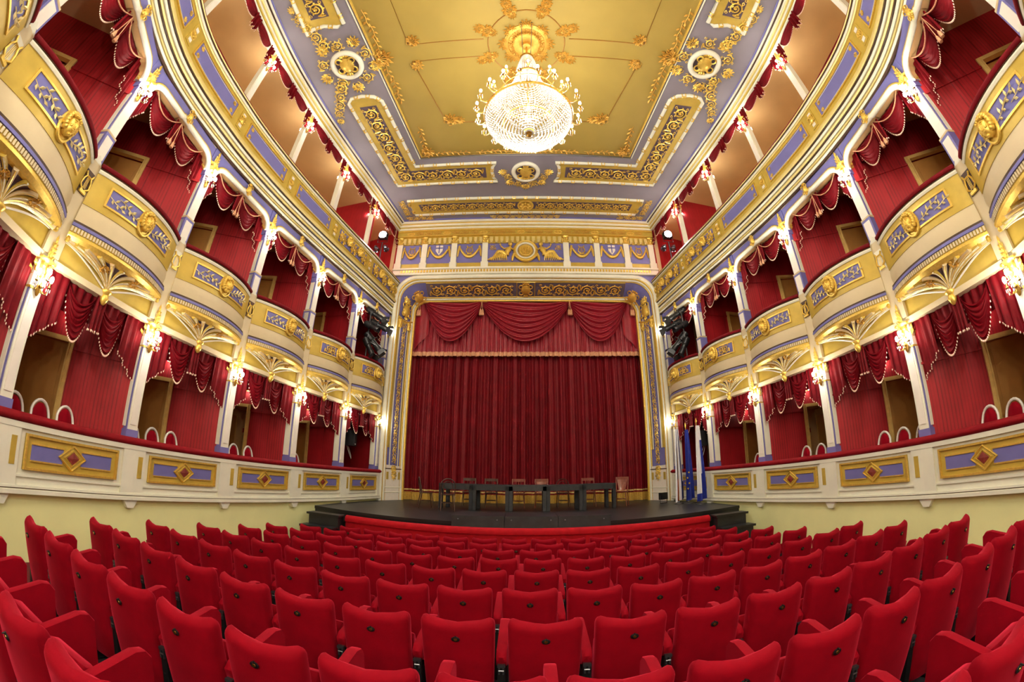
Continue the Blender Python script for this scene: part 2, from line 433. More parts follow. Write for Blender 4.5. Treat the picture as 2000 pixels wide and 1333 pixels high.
# ---------------------------------------------------------------- the setting: floor, walls, ceilings
def floorz(y): return .19 - .057 * (y - 2.6)
m = MB(); m.add([(-7.2, -4, floorz(-4)), (7.2, -4, floorz(-4)), (7.2, 10.5, floorz(10.5)), (-7.2, 10.5, floorz(10.5)), (-7.2, -4, -.8), (7.2, -4, -.8), (7.2, 10.5, -.8), (-7.2, 10.5, -.8)],
                [(0, 1, 2, 3), (7, 6, 5, 4), (4, 5, 1, 0), (5, 6, 2, 1), (6, 7, 3, 2), (7, 4, 0, 3)])
FL = m.build('floor', carpet, smooth=0); tag(FL, 'dark grey carpeted floor sloping gently down to the stage', kind='structure')
for s in (-1, 1):
    m = MB(); vs = []; n = 30
    for i in range(n + 1):
        x, y = cw(1.9 + 4.9 * i / n, .09, s); vs += [(x, y, floorz(y) + .012), (s * 4.78, y, floorz(y) + .012)]
    m.add(vs, [(2 * i, 2 * i + 1, 2 * i + 3, 2 * i + 2) if s < 0 else (2 * i, 2 * i + 2, 2 * i + 3, 2 * i + 1) for i in range(n)])
    m.build('aisle_runner', redcarpet, FL, smooth=0)
BACK = -2.4
for s, nm in ((-1, 'left'), (1, 'right')):
    # yellow plinth wall under the boxes
    wl = sweepc(MB(), [(.09, -.6), (.09, 1.12), (-.3, 1.12), (-.3, -.6)], s, 0, 7, 70).build('wall_' + nm, yellowall, smooth=20)
    tag(wl, 'pale yellow plinth wall under the boxes, ' + SIDE[s], kind='structure')
    bk = sweepc(MB(), [(BACK, 1.0), (BACK, 7.95), (BACK - .1, 7.95), (BACK - .1, 1.0)], s, -.4, 7, 60).build('box_back', redwall, wl, smooth=20)
    sweepc(MB(), [(BACK, 7.95), (BACK, 12.1), (BACK - .1, 12.1), (BACK - .1, 7.95)], s, -.4, 7, 60).build('gallery_back', tan, wl, smooth=20)
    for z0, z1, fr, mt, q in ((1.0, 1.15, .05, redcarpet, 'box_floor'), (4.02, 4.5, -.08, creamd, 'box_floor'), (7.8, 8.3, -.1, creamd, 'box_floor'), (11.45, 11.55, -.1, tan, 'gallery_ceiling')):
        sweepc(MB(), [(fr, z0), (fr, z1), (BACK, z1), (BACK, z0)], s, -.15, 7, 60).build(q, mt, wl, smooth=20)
# rear wall closing the horseshoe behind the camera
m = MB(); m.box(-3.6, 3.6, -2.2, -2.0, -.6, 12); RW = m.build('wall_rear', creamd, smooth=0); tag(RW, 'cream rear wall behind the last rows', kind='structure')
# ceiling
CZ = 11.75
m = MB(); m.box(-7, 7, -2.6, 13.7, CZ, CZ + .2); CE = m.build('ceiling', lilacg, smooth=0); tag(CE, 'grey lilac painted ceiling with gilded panels and yellow centre', kind='structure')

# angled box partitions with picture rail and doorway
def partition(i, s, z0, z1, zr, tier):
    P = Vector((PC[i][0] * s, PC[i][1])); d = (P - AIM).normalized()
    if i == 0: d = Vector((s * .93, .36)).normalized()
    Ln = 2.35 if i else 1.6
    n = Vector((-d.y, d.x))
    if n.y > 0: n = -n                      # face away from the stage
    M = Matrix(((d.x, n.x, 0, P.x + d.x * .04), (d.y, n.y, 0, P.y + d.y * .04), (0, 0, 1, 0), (0, 0, 0, 1)))
    fl = (d.x * n.y - d.y * n.x) < 0
    o = bpy.data.objects.new('wall_box_partition', None); COL.objects.link(o); o.matrix_world = Matrix.Translation((P.x, P.y, 0))
    tag(o, 'red striped partition behind the %s %s column from the stage, %s' % (ORD[i], tier, SIDE[s]), kind='structure')
    L0 = Matrix.Translation((-P.x, -P.y, 0)) @ M
    def bld(mb, nm, mt, **k):
        # keep the object coordinates aligned with the wall so the stripes run upright
        if fl:
            mb.f = [f[::-1] for f in mb.f]
        me = mb.mesh(nm, mt, 0); q = ob(nm, me, o); q.matrix_local = L0; return q
    D0, D1 = 1.36, 2.22
    has = i > 0
    mb = MB()
    if has:
        mb.box(0, D0, -.04, .0, z0, z1); mb.box(D1, Ln, -.04, 0, z0, z1); mb.box(D0, D1, -.04, 0, zr + .08, z1)
    else: mb.box(0, Ln, -.04, 0, z0, z1)
    bld(mb, 'wall_panel', redwall)
    mb = MB(); mb.box(.02, D0 - .08 if has else Ln, .0, .025, zr - .1, zr - .06); bld(mb, 'picture_rail', redwall)
    if tier == 'lower': 
        mb = MB(); mb.box(.02, D0 - .08 if has else Ln, .0, .02, 1.98, 2.02); bld(mb, 'dado_rail', woodf)
    if has:
        mb = MB(); mb.box(D0 - .09, D0, -.05, .04, z0, zr + .08); mb.box(D1, D1 + .09, -.05, .04, z0, zr + .08); mb.box(D0, D1, -.05, .04, zr, zr + .08)
        mb.box(D0 - .03, D0, .04, .055, z0, zr + .05); mb.box(D0, D1, .04, .055, zr, zr + .03)
        bld(mb, 'door_frame', woodf)
        if tier == 'lower' and i == 2:      # doorway standing open on the passage
            mb = MB(); mb.box(D0 - .3, D1 + .1, -.75, -.70, z0, zr); mb.box(D0 - .3, D1 + .1, -.75, -.05, zr, zr + .02); bld(mb, 'passage_wall', tan)
            mb = MB(); mb.box(D0 + .62, D0 + .66, -.68, -.05, z0, zr - .02); bld(mb, 'door_leaf', woodf)
            mb = MB(); mb.box(D0 + .61, D0 + .62, -.6, -.14, z0 + .2, z0 + .9); mb.box(D0 + .61, D0 + .62, -.6, -.14, z0 + 1.05, zr - .2); bld(mb, 'door_panel', tandoor)
            mb = MB(); mb.box(D0 + .2, D0 + .42, -.70, -.69, zr - .62, zr - .5); bld(mb, 'red_sign', flagr)
            continue_ = True
        else: continue_ = False
        if not continue_: mb = MB(); mb.box(D0, D1, -.14, -.10, z0, zr); lf = bld(mb, 'door_leaf', tandoor)
        mb = MB()
        for a, b in ((z0 + .15, z0 + .9), (z0 + 1.0, zr - .12)):
            mb.box(D0 + .12, D1 - .12, -.10, -.09, a, b)
        if not continue_: bld(mb, 'door_panel', tandoor)
        if tier == 'lower':
            q = P + d * 1.5 + n * .0
            lt = thing('box_lamp', 'small wall lamp over the door, %s lower box from the stage, %s' % (ORD[i], SIDE[s]), 'wall lamp', (q.x, q.y, 3.74), math.atan2(n.y, n.x) - PI / 2, 'lamps over the box doors')
            mb = MB(); mb.box(-.05, .05, 0, .02, -.05, .05); mb.tube([(0, .02, 0), (0, .12, .02)], .01, 5); mb.lathe([(.012, .02), (.02, -.01)], 10, c=(0, .13, .0)); mb.build('bracket', brass, lt)
            mb = MB(); mb.ell((0, .13, -.03), (.022, .022, .03), 8, 6); mb.build('bulb', bulb, lt, smooth=60)
            l = bpy.data.lights.new('bulb_light', 'POINT'); l.energy = LP['box']; l.color = WARM; l.shadow_soft_size = .05; ob('bulb_light', l, lt, loc=(0, .16, -.1))
for s in (-1, 1):
    for i in range(0, 6):
        partition(i, s, 1.15, 4.02, 3.28, 'lower')
        partition(i, s, 4.5, 7.8, 6.92, 'middle')
    for i in (0, 1):
        P = Vector((PC[i][0] * s, PC[i][1])); d = (P - AIM).normalized() if i else Vector((s * .93, .36)).normalized()
        o = bpy.data.objects.new('wall_gallery_partition', None); COL.objects.link(o); o.location = (P.x, P.y, 0)
        tag(o, 'red striped gallery partition at the %s upper column from stage, %s' % (ORD[i], SIDE[s]), kind='structure')
        mb = MB(); mb.box(.04, 2.3, -.02, .02, 8.3, 11.45); q = mb.build('wall_panel', redwall, o, smooth=0); q.rotation_euler = (0, 0, math.atan2(d.y, d.x))
# ---------------------------------------------------------------- lower box parapets
def strip(i, s, f0, f1, off0, off1, z0, z1, n=10):     # block on the smooth curve inside bay i
    return sweepc(MB(), [(off0, z0), (off1, z0), (off1, z1), (off0, z1)], s, i + f0, i + f1, n)
def onc(i, f, off, z, s):
    x, y = cw(i + f, off, s); return Vector((x, y, z))
def parapet(i, s):
    c = onc(i, .5, 0, 1.0, s)
    t = thing('box_parapet', 'cream parapet with lilac panel, %s lower box from the stage, %s' % (ORD[i], SIDE[s]), 'parapet', (c.x, c.y, 0), 0, 'lower box parapets')
    T = Matrix.Translation((-c.x, -c.y, 0))
    B = lambda mb, nm, mt, **k: mb.xf(T).build(nm, mt, t, **k)
    B(strip(i, s, 0, 1, -.28, .13, 1.12, 1.93), 'body', cream, smooth=20)
    mb = MB()
    for o0, o1, z0, z1 in ((.13, .21, 1.08, 1.13), (.13, .18, 1.13, 1.18), (.13, .16, 1.28, 1.31), (.13, .17, 1.86, 1.93)):
        sweepc(mb, [(o0 - .02, z0), (o1, z0), (o1, z1), (o0 - .02, z1)], s, i, i + 1, 10)
    B(mb, 'moulding', cream, smooth=20)
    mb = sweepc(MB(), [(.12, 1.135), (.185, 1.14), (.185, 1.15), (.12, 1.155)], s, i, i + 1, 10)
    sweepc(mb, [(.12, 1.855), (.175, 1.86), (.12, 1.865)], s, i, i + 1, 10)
    B(mb, 'dark_fillet', darkline, smooth=20)  # dark line along the lower and upper mouldings
    sweepc_c = sweepc(MB(), [(-.22, 1.93), (.16, 1.93), (.20, 1.96), (.20, 2.0), (.15, 2.045), (-.18, 2.045)], s, i, i + 1, 10)
    B(sweepc_c, 'cushion', velvetp, smooth=60)
    # pier strips at both ends of the bay, with an ochre inset and the corbel
    for fa, fb in ((0, .10), (.90, 1)):
        B(strip(i, s, fa, fb, .12, .17, 1.12, 1.93, 3), 'pier', cream, smooth=20)
        a, b = .925, .965
        if fa: B(strip(i, s, a, b, .16, .178, 1.42, 1.76, 2), 'pier_inset', ochre, smooth=0)
    # corbel belongs to the stage-side column of the bay
    p = onc(i, 0 if i else .03, .0, 0, s); p, rz = colframe(i, s)
    mb = MB(); mb.prism([(-.13, 1.1), (.13, 1.1), (.13, 1.06), (.06, .95), (-.06, .95), (-.13, 1.06)], -.3, .17)
    o = mb.build('corbel', cream, t, smooth=0); o.matrix_local = Matrix.Translation((p.x - c.x, p.y - c.y, 0)) @ Matrix.Rotation(rz, 4, 'Z')
    # ochre frame, lilac fields, lozenge
    fa, fb = .145, .855
    B(strip(i, s, fa, fb, .12, .15, 1.37, 1.81), 'panel_field', ochre, smooth=20)
    mb = MB()
    for (a, b, z0, z1) in ((fa, fb, 1.37, 1.40), (fa, fb, 1.78, 1.81), (fa, fa + .013, 1.40, 1.78), (fb - .013, fb, 1.40, 1.78)):
        sweepc(mb, [(.13, z0), (.185, z0), (.185, z1), (.13, z1)], s, i + a, i + b, 8)
    B(mb, 'panel_frame', gold, smooth=20)
    for a, b in ((.195, .43), (.57, .805)):
        B(strip(i, s, a, b, .14, .156, 1.495, 1.685, 6), 'lilac_field', lilac, smooth=20)
        mb = MB()
        for z in (1.485, 1.695): sweepc(mb, [(.14, z - .01), (.17, z - .01), (.17, z + .01), (.14, z + .01)], s, i + a, i + b, 6)
        B(mb, 'field_moulding', gold, smooth=20)
    q = onc(i, .5, .15, 1.59, s); q2 = onc(i, .51, .15, 1.59, s); q1 = onc(i, .49, .15, 1.59, s)
    xd = (q2 - q1).normalized(); nn = Vector((-xd.y, xd.x, 0))
    if nn.x * s > 0: nn = -nn
    M = Matrix.Translation((-c.x, -c.y, 0)) @ frame(q, xd, nn)
    mb = MB(); mb.add([(-.24, 0, .012), (0, -.18, .012), (.24, 0, .012), (0, .18, .012), (0, 0, .03), (-.24, 0, -.01), (0, -.18, -.01), (.24, 0, -.01), (0, .18, -.01)], [(0, 1, 4), (1, 2, 4), (2, 3, 4), (3, 0, 4), (5, 6, 1, 0), (6, 7, 2, 1), (7, 8, 3, 2), (8, 5, 0, 3)])
    o = mb.build('lozenge_ground', ochre, t, smooth=0); o.matrix_local = M
    for r, nm, mt, k in ((1.0, 'lozenge_frame', gold, .02), (.62, 'lozenge_frame', gold, .016)):
        mb = MB(); mb.tube([(-.22 * r, 0, .02), (0, -.165 * r, .02), (.22 * r, 0, .02), (0, .165 * r, .02)], k, 4, True); o = mb.build(nm, mt, t, smooth=0); o.matrix_local = M
    mb = MB(); mb.add([(-.105, 0, .034), (0, -.085, .034), (.105, 0, .034), (0, .085, .034), (0, 0, .045)], [(0, 1, 4), (1, 2, 4), (2, 3, 4), (3, 0, 4)])
    o = mb.build('lozenge_inlay', brownred, t, smooth=0); o.matrix_local = M
for s in (-1, 1):
    for i in range(6): parapet(i, s)

# ---------------------------------------------------------------- wall sconces
def sconce_parts():
    d = {}
    m = MB(); m.lathe([(.02, -.16), (.045, -.12), (.055, 0), (.045, .12), (.02, .17)], 10, c=(0, .03, 0), sy=.5); m.ell((0, .06, 0), (.035, .03, .035), 8, 5)
    d['backplate'] = (m.mesh('backplate', brass), [(0, 0, 0)])
    m = MB(); m.tube([(0, .04, -.02), (0, .08, -.07), (0, .13, -.07), (0, .15, -.02), (0, .15, .02)], .009, 5); m.lathe([(.01, 0), (.03, .01), (.026, .02), (.012, .03)], 8, c=(0, .15, .02))
    m.lathe([(.012, .03), (.012, .08)], 6, c=(0, .15, .02))
    d['arm'] = m.mesh('arm', darkbrass)
    m = MB(); m.ell((0, .15, .14), (.03, .03, .05), 8, 6); d['bulb'] = m.mesh('bulb', bulb)
    m = MB()
    for a in range(6): m.ell((.03 * math.cos(a), .15 + .03 * math.sin(a), -.01), (.007, .007, .022), 4, 3)
    m.ell((0, .15, -.05), (.01, .01, .025), 5, 4)
    d['drop'] = m.mesh('crystal_drop', crystal)
    return d
SC = sconce_parts()
def sconce(loc, rz, label, power, out=.22):
    t = thing('wall_sconce', label, 'wall lamp', loc, rz, 'candle sconces on the columns')
    ob('backplate', SC['backplate'][0], t, scale=(.8, .8, .8))
    for a in (-.95, 0, .95):
        r = (0, 0, a); z = .05 if a == 0 else 0
        ob('arm', SC['arm'], t, rot=r, loc=(0, 0, z)); ob('bulb', SC['bulb'], t, rot=r, loc=(0, 0, z)); ob('crystal_drop', SC['drop'], t, rot=r, loc=(0, 0, z))
    l = bpy.data.lights.new('candle_light', 'POINT'); l.energy = power; l.color = WARM; l.shadow_soft_size = .06
    ob('candle_light', l, t, loc=(0, out, .12))

# ---------------------------------------------------------------- columns
def column(i, s, tier):
    P, rz = colframe(i, s)
    nm = {'lower': 'lower', 'middle': 'middle', 'upper': 'upper gallery'}[tier]
    t = thing('column', 'slim cream column, %s of the %s tier from the stage, %s' % (ORD[i], nm, SIDE[s]), 'column', (P.x, P.y, 0), rz, tier + ' tier columns')
    B = lambda mb, n_, mt, **k: mb.build(n_, mt, t, **k)
    if tier == 'lower':
        m = MB(); m.box(-.11, .11, -.24, -.02, 2.04, 3.62); B(m, 'shaft', lilac, smooth=0)
        m = MB(); m.box(-.10, .10, -.02, .0, 2.16, 3.5); B(m, 'face', cream, smooth=0)
        m = MB(); m.box(-.065, .065, 0, .012, 2.24, 3.42); B(m, 'face_panel', white, smooth=0)
        m = MB()
        for x in (-.125, .11): m.box(x, x + .015, -.24, -.06, 2.2, 3.5)
        B(m, 'side_panel', cream, smooth=0)
        m = MB(); m.box(-.125, .125, -.25, .0, 2.04, 2.16); B(m, 'base', lilac, smooth=0)
        m = MB(); m.box(-.12, .12, -.25, .01, 3.5, 3.53); B(m, 'neck_ring', ochre, smooth=0)
        m = MB(); m.box(-.12, .12, -.25, -.02, 3.53, 4.0); B(m, 'capital_block', cream, smooth=0)
        ob('capital', ME['capital'], t, loc=(0, -.1, 3.68), scale=(.34, .30, .26)); ob('acanthus_console', ME['plume'], t, loc=(0, .02, 3.92), scale=(.26, .2, .36))
        m = MB(); m.box(-.16, .16, -.22, .02, 4.0, 4.32); B(m, 'impost', creamb, smooth=0)
    elif tier == 'middle':
        m = MB(); m.box(-.125, .125, -.26, .02, 4.32, 5.5); B(m, 'console', creamb, smooth=0)
        m = MB(); m.add([(-.125, .02, 5.5), (.125, .02, 5.5), (.125, -.2, 5.5), (-.125, -.2, 5.5), (0, .03, 5.62)], [(0, 1, 4), (1, 2, 4), (2, 3, 4), (3, 0, 4)]); B(m, 'console_cap', cream, smooth=0)
        m = MB(); m.box(-.09, .09, .02, .03, 4.95, 5.32); B(m, 'lyre_panel', darkline if i % 2 else cream, smooth=0)
        ob('lyre', ME['lyre'], t, M=frame((0, .03, 5.12), (-1, 0, 0), (0, 1, 0)) @ Matrix.Diagonal((.55, .6, .6, 1)))
        m = MB(); m.box(-.12, .12, -.24, -.0, 5.5, 6.0); B(m, 'pedestal', lilac, smooth=0)
        m = MB(); m.box(-.085, .085, 0, .012, 5.58, 5.94); B(m, 'pedestal_panel', white, smooth=0)
        m = MB(); m.box(-.105, .105, -.22, -.03, 6.0, 7.02); B(m, 'shaft', lilac, smooth=0)
        m = MB(); m.box(-.095, .095, -.03, -.012, 6.04, 6.9); B(m, 'face', white, smooth=0)
        m = MB()
        for x in (-.118, .105): m.box(x, x + .013, -.2, -.07, 6.04, 6.85); m.box(x, x + .015, -.2, -.05, 5.56, 5.95)
        B(m, 'side_panel', cream, smooth=0)
        m = MB(); m.box(-.125, .125, -.24, .0, 5.99, 6.03); B(m, 'base_ring', creamd, smooth=0)
        ob('capital', ME['capital'], t, loc=(0, -.12, 7.12), scale=(.34, .32, .24)); ob('acanthus_console', ME['plume'], t, loc=(0, .0, 7.26), scale=(.32, .2, .42))
        m = MB(); m.box(-.13, .13, -.22, -.02, 7.02, 7.72); B(m, 'capital_block', lilac, smooth=0)
    else:
        m = MB(); m.box(-.085, .085, -.26, -.1, 9.12, 10.9); B(m, 'shaft', cream, smooth=0)
        m = MB(); m.box(-.07, .07, -.1, -.088, 9.45, 10.75); B(m, 'face', white, smooth=0)
        m = MB(); m.box(-.10, .10, -.27, -.09, 9.12, 9.4); B(m, 'base', creamd, smooth=0)
        ob('capital', ME['capital'], t, loc=(0, -.18, 10.9), scale=(.28, .26, .24)); ob('acanthus_console', ME['plume'], t, loc=(0, -.08, 11.0), scale=(.24, .22, .32))
        m = MB(); m.box(-.09, .09, -.26, -.1, 10.9, 11.4); B(m, 'capital_block', cream, smooth=0)
    zz, yy = {'lower': (3.56, .012), 'middle': (6.9, -.012), 'upper': (10.7, -.088)}[tier]
    q = Matrix.Rotation(rz, 4, 'Z') @ Vector((0, yy, 0))
    sconce((P.x + q.x, P.y + q.y, zz), rz, 'lit candle sconce on the %s %s column from the stage, %s' % (ORD[i], nm, SIDE[s]), LP['sconce'] * (1.0 if tier != 'upper' else .8))
    if tier == 'upper':
        q = Matrix.Rotation(rz, 4, 'Z') @ Vector((0, -.27, 0))
        t = thing('gallery_lamp', 'small bare bulb behind the %s gallery column from the stage, %s' % (ORD[i], SIDE[s]), 'wall lamp', (P.x + q.x, P.y + q.y, 10.72), rz + PI, 'gallery bulbs')
        m = MB(); m.lathe([(.03, 0), (.03, .02), (.015, .05)], 10, c=(0, .06, 0)); m.box(-.02, .02, 0, .06, 0, .02); B2 = m.build('socket', brass, t)
        m = MB(); m.ell((0, .06, .09), (.03, .03, .045), 8, 6); m.build('bulb', bulb, t, smooth=60)
        l = bpy.data.lights.new('bulb_light', 'POINT'); l.energy = LP['gallery']; l.color = WARM; l.shadow_soft_size = .05; ob('bulb_light', l, t, loc=(0, .16, .1))
for s in (-1, 1):
    for i in range(6): column(i, s, 'lower')
    for i in range(7): column(i, s, 'middle')
    for i in range(1, 6): column(i, s, 'upper')

# ---------------------------------------------------------------- bow-fronted balconies of the middle tier
def balcony(i, s):
    P, rz, W = bayframe(i, s)
    t = thing('box_balcony', 'bow-fronted gold balcony with relief head, %s middle box from stage, %s' % (ORD[i], SIDE[s]), 'balcony', (P.x, P.y, 0), rz, 'middle tier box balconies')
    L = W / 2 - .12
    bow = lambda x: .02 + .27 * (1 - (x / L) ** 2)
    NX = 18
    def swp(prof, x0=-L, x1=L, n=NX, mb=None, closed=True):
        mb = mb or MB(); k = len(prof); vs = []
        for a in range(n + 1):
            x = x0 + (x1 - x0) * a / n; y = bow(x); nx, ny = .54 * x / L / L, 1.0; h = math.hypot(nx, ny)
            for off, z in prof: vs.append((x + nx / h * off, y + ny / h * off, z))
        fs = [(a * k + j, a * k + (j + 1) % k, (a + 1) * k + (j + 1) % k, (a + 1) * k + j) for a in range(n) for j in range(k)]
        fs = [f[::-1] for f in fs]
        fs += [tuple(range(k)), tuple(n * k + j for j in range(k - 1, -1, -1))]
        return mb.add(vs, fs)
    B = lambda mb, n_, mt, **k: mb.build(n_, mt, t, **k)
    B(swp([(-.06, 4.58), (-.0, 4.58), (.02, 4.72), (.0, 4.86), (-.06, 4.86)]), 'lower_front', creamb, smooth=30)
    B(swp([(-.06, 4.86), (.012, 4.86), (.012, 5.38), (-.06, 5.38)]), 'upper_front', ochre, smooth=30)
    B(swp([(-.08, 5.38), (.03, 5.38), (.045, 5.41), (.03, 5.44), (-.08, 5.44)]), 'cap_moulding', cream, smooth=30)
    B(swp([(-.08, 5.44), (.02, 5.44), (.035, 5.455), (.02, 5.47), (-.08, 5.47)]), 'cap_fillet', darkline, smooth=30)
    B(swp([(-.12, 5.47), (.03, 5.47), (.055, 5.495), (.05, 5.53), (.01, 5.555), (-.12, 5.555)]), 'cushion', velvetd, smooth=60)
    B(swp([(-.1, 4.545), (.05, 4.545), (.05, 4.58), (-.1, 4.58)]), 'base_fillet', darkline, smooth=30)
    B(swp([(-.1, 4.50), (.07, 4.50), (.06, 4.545), (-.1, 4.545)]), 'base_roll', lilac, smooth=30)
    B(swp([(-.1, 4.40), (.035, 4.40), (.035, 4.50), (-.1, 4.50)]), 'dentil_ground', ochre, smooth=30)
    B(swp([(-.1, 4.31), (.0, 4.31), (.03, 4.34), (.055, 4.36), (.055, 4.40), (-.1, 4.40)]), 'gilt_roll', gold, smooth=30)
    mb = MB(); nd = 44
    for k in range(nd):
        x = -L + 2 * L * (k + .5) / nd; swp([(.03, 4.42), (.058, 4.42), (.058, 4.49), (.03, 4.49)], x - .6 * L / nd, x + .6 * L / nd, 1, mb)
    B(mb, 'dentils', creamb, smooth=0, kind='stuff')
    # framed lilac panel
    X = .72 * L
    B(swp([(.0, 4.99), (.018, 4.99), (.018, 5.27), (.0, 5.27)], -X, X), 'lilac_panel', lilac, smooth=30)
    mb = MB()
    for z in (4.985, 5.275): swp([(.01, z - .014), (.035, z - .014), (.035, z + .014), (.01, z + .014)], -X - .015, X + .015, NX, mb)
    for x in (-X, X): swp([(.01, 4.97), (.035, 4.97), (.035, 5.29), (.01, 5.29)], x - .015, x + .015, 1, mb)
    B(mb, 'panel_moulding', gold, smooth=30)
    y0 = bow(0)
    ob('oval_frame', ME['oval'], t, M=frame((0, y0 + .015, 5.12), (-1, 0, 0), (0, 1, 0)) @ Matrix.Diagonal((.42, .46, .5, 1)))
    ob('relief_head', ME['mask'], t, M=frame((0, y0 + .02, 5.13), (-1, 0, 0), (0, 1, 0)) @ Matrix.Diagonal((.46, .52, .6, 1)))
    for sg in (-1, 1):
        for k in range(3):
            x = sg * (.20 + (X - .26) * (k + .5) / 3); nx = .54 * x / L / L
            if i in (0, 1):
                if k < 2: ob('scroll', ME['scroll'], t, M=frame((x + sg * .06, bow(x) + .02, 5.13), (-1, nx, 0), (nx, 1, 0)) @ Matrix.Diagonal((.26 * sg, .24, .3, 1)))
            else:
                ob('leaf_sprig', ME['sprig'], t, M=frame((x, bow(x) + .02, 5.13 + (.025 if k % 2 else -.02)), (-1, nx, -.3 * sg), (nx, 1, 0)) @ Matrix.Diagonal((.27, .26 if k % 2 else -.26, .35, 1)))
    # beam, ochre lunettes, fan vault with ribs and pendant
    m = MB(); m.box(-W / 2 + .1, W / 2 - .1, -.22, -.02, 3.90, 3.99); B(m, 'beam', creamb, smooth=0)
    m = MB(); m.box(-W / 2 + .1, W / 2 - .1, -.2, -.06, 3.99, 4.36); B(m, 'lunette', ochre, smooth=0)
    A = (0, -.055, 3.96)
    def fan(x, f, lift=0):
        g = 1 - math.cos(f * PI / 2); h = math.sin(f * PI / 2)
        y1 = bow(x) - .03
        return (A[0] + (x - A[0]) * g, A[1] + (y1 - A[1]) * g + lift * .5, A[2] + (4.325 - A[2]) * h - lift)
    B(MB().grid(lambda u, v: fan(-L + 2 * L * u, .12 + .88 * v), 24, 8), 'fan_vault', lilacd, smooth=60)
    for k in range(13):
        x = L * math.sin((k - 6) / 6 * PI / 2 * .95)
        mb = MB(); mb.tube([fan(x, .12 + .88 * j / 8, .008) for j in range(9)], [.012 + .034 * j / 8 for j in range(9)], 6)
        B(mb, 'fan_rib', creamd if k % 2 else ochre, smooth=50)
        mb = MB(); mb.tube([fan(x, .2 + .78 * j / 6, .008 + .03 * (.3 + j / 9)) for j in range(7)], [.008 + .008 * j / 6 for j in range(7)], 4)
        B(mb, 'rib_fillet', gold if k % 2 else cream, smooth=50)
    for sg in (-1, 1):
        mb = MB(); mb.tube([(sg * (W / 2 - .14 - (W / 2 - .2) * j / 10), -.05, 4.02 + .27 * math.sin(PI / 2 * (1 - j / 10) * 1.0)) for j in range(11)], .016, 5); B(mb, 'lunette_arch', white, smooth=50)
        x = sg * .5 * L; q = fan(x, .72, .03); ob('gilt_cartouche', ME['sprayd'], t, M=frame(q, (sg * .5, -.8, 0), (0, .55, -1)) @ Matrix.Diagonal((.16, .2, .2, 1)))
        m = MB(); m.ell((sg * (L - .02), .05, 4.3), (.035, .035, .04), 8, 5); B(m, 'gilt_ball', gold)
    m = MB(); m.lathe([(.02, -.13), (.05, -.09), (.075, -.03), (.055, .02), (.09, .06), (.09, .09)], 12, c=(0, -.03, 3.92)); B(m, 'pendant', gold, smooth=60)
for s in (-1, 1):
    for i in range(7): balcony(i, s)

# ---------------------------------------------------------------- round-cornered arches of the middle tier
def arch(i, s):
    P, rz, W = bayframe(i, s)
    t = thing('box_arch', 'cream arch with lilac spandrels, %s middle box from the stage, %s' % (ORD[i], SIDE[s]), 'arch', (P.x, P.y, 0), rz, 'middle tier arches')
    h = W / 2 - .12; zt = 7.46; r = .3
    pts = [(-h, 7.12)] + [(-h + r - r * math.cos(a), zt - r + r * math.sin(a)) for a in [PI / 2 * k / 6 for k in range(7)]] + [(-.14, zt), (-.1, zt + .02), (.1, zt + .02), (.14, zt)]
    pts += [(h - r + r * math.sin(a), zt - r + r * math.cos(a)) for a in [PI / 2 * k / 6 for k in range(7)]] + [(h, 7.12)]
    m = MB(); n = len(pts)
    vs = []; 
    for y in (-.05, -.2):
        vs += [(x, y, z) for x, z in pts] + [(x, y, 7.74) for x, z in pts]
    fs = []
    for k in range(n - 1):
        fs += [(k, k + 1, n + k + 1, n + k)[::-1], (2 * n + k, 2 * n + k + 1, 3 * n + k + 1, 3 * n + k), (k, 2 * n + k, 2 * n + k + 1, k + 1)[::-1]]
    m.add(vs, fs); m.build('spandrel', lilac, t, smooth=0)
    m = MB(); m.tube([(x, -.05, z) for x, z in pts], .055, 8); m.build('arch_moulding', cream, t, smooth=60)
    m = MB(); m.tube([(x * 1.03, -.03, z + .05) for x, z in pts[1:-1]], .02, 6); m.build('arch_bead', ochre, t, smooth=60)
    m = MB()
    for k in range(n - 1):
        (x0, z0), (x1, z1) = pts[k], pts[k + 1]
        m.add([(x0, -.06, z0 - .002), (x1, -.06, z1 - .002), (x1, -.26, z1 - .002), (x0, -.26, z0 - .002)], [(0, 1, 2, 3)])
    m.build('arch_soffit', tan, t, smooth=40)
    ob('keystone', ME['crest'], t, M=frame((0, .0, zt + .08), (-1, 0, 0), (0, 1, 0)) @ Matrix.Diagonal((.22, .3, .4, 1)))
for s in (-1, 1):
    for i in range(7): arch(i, s)

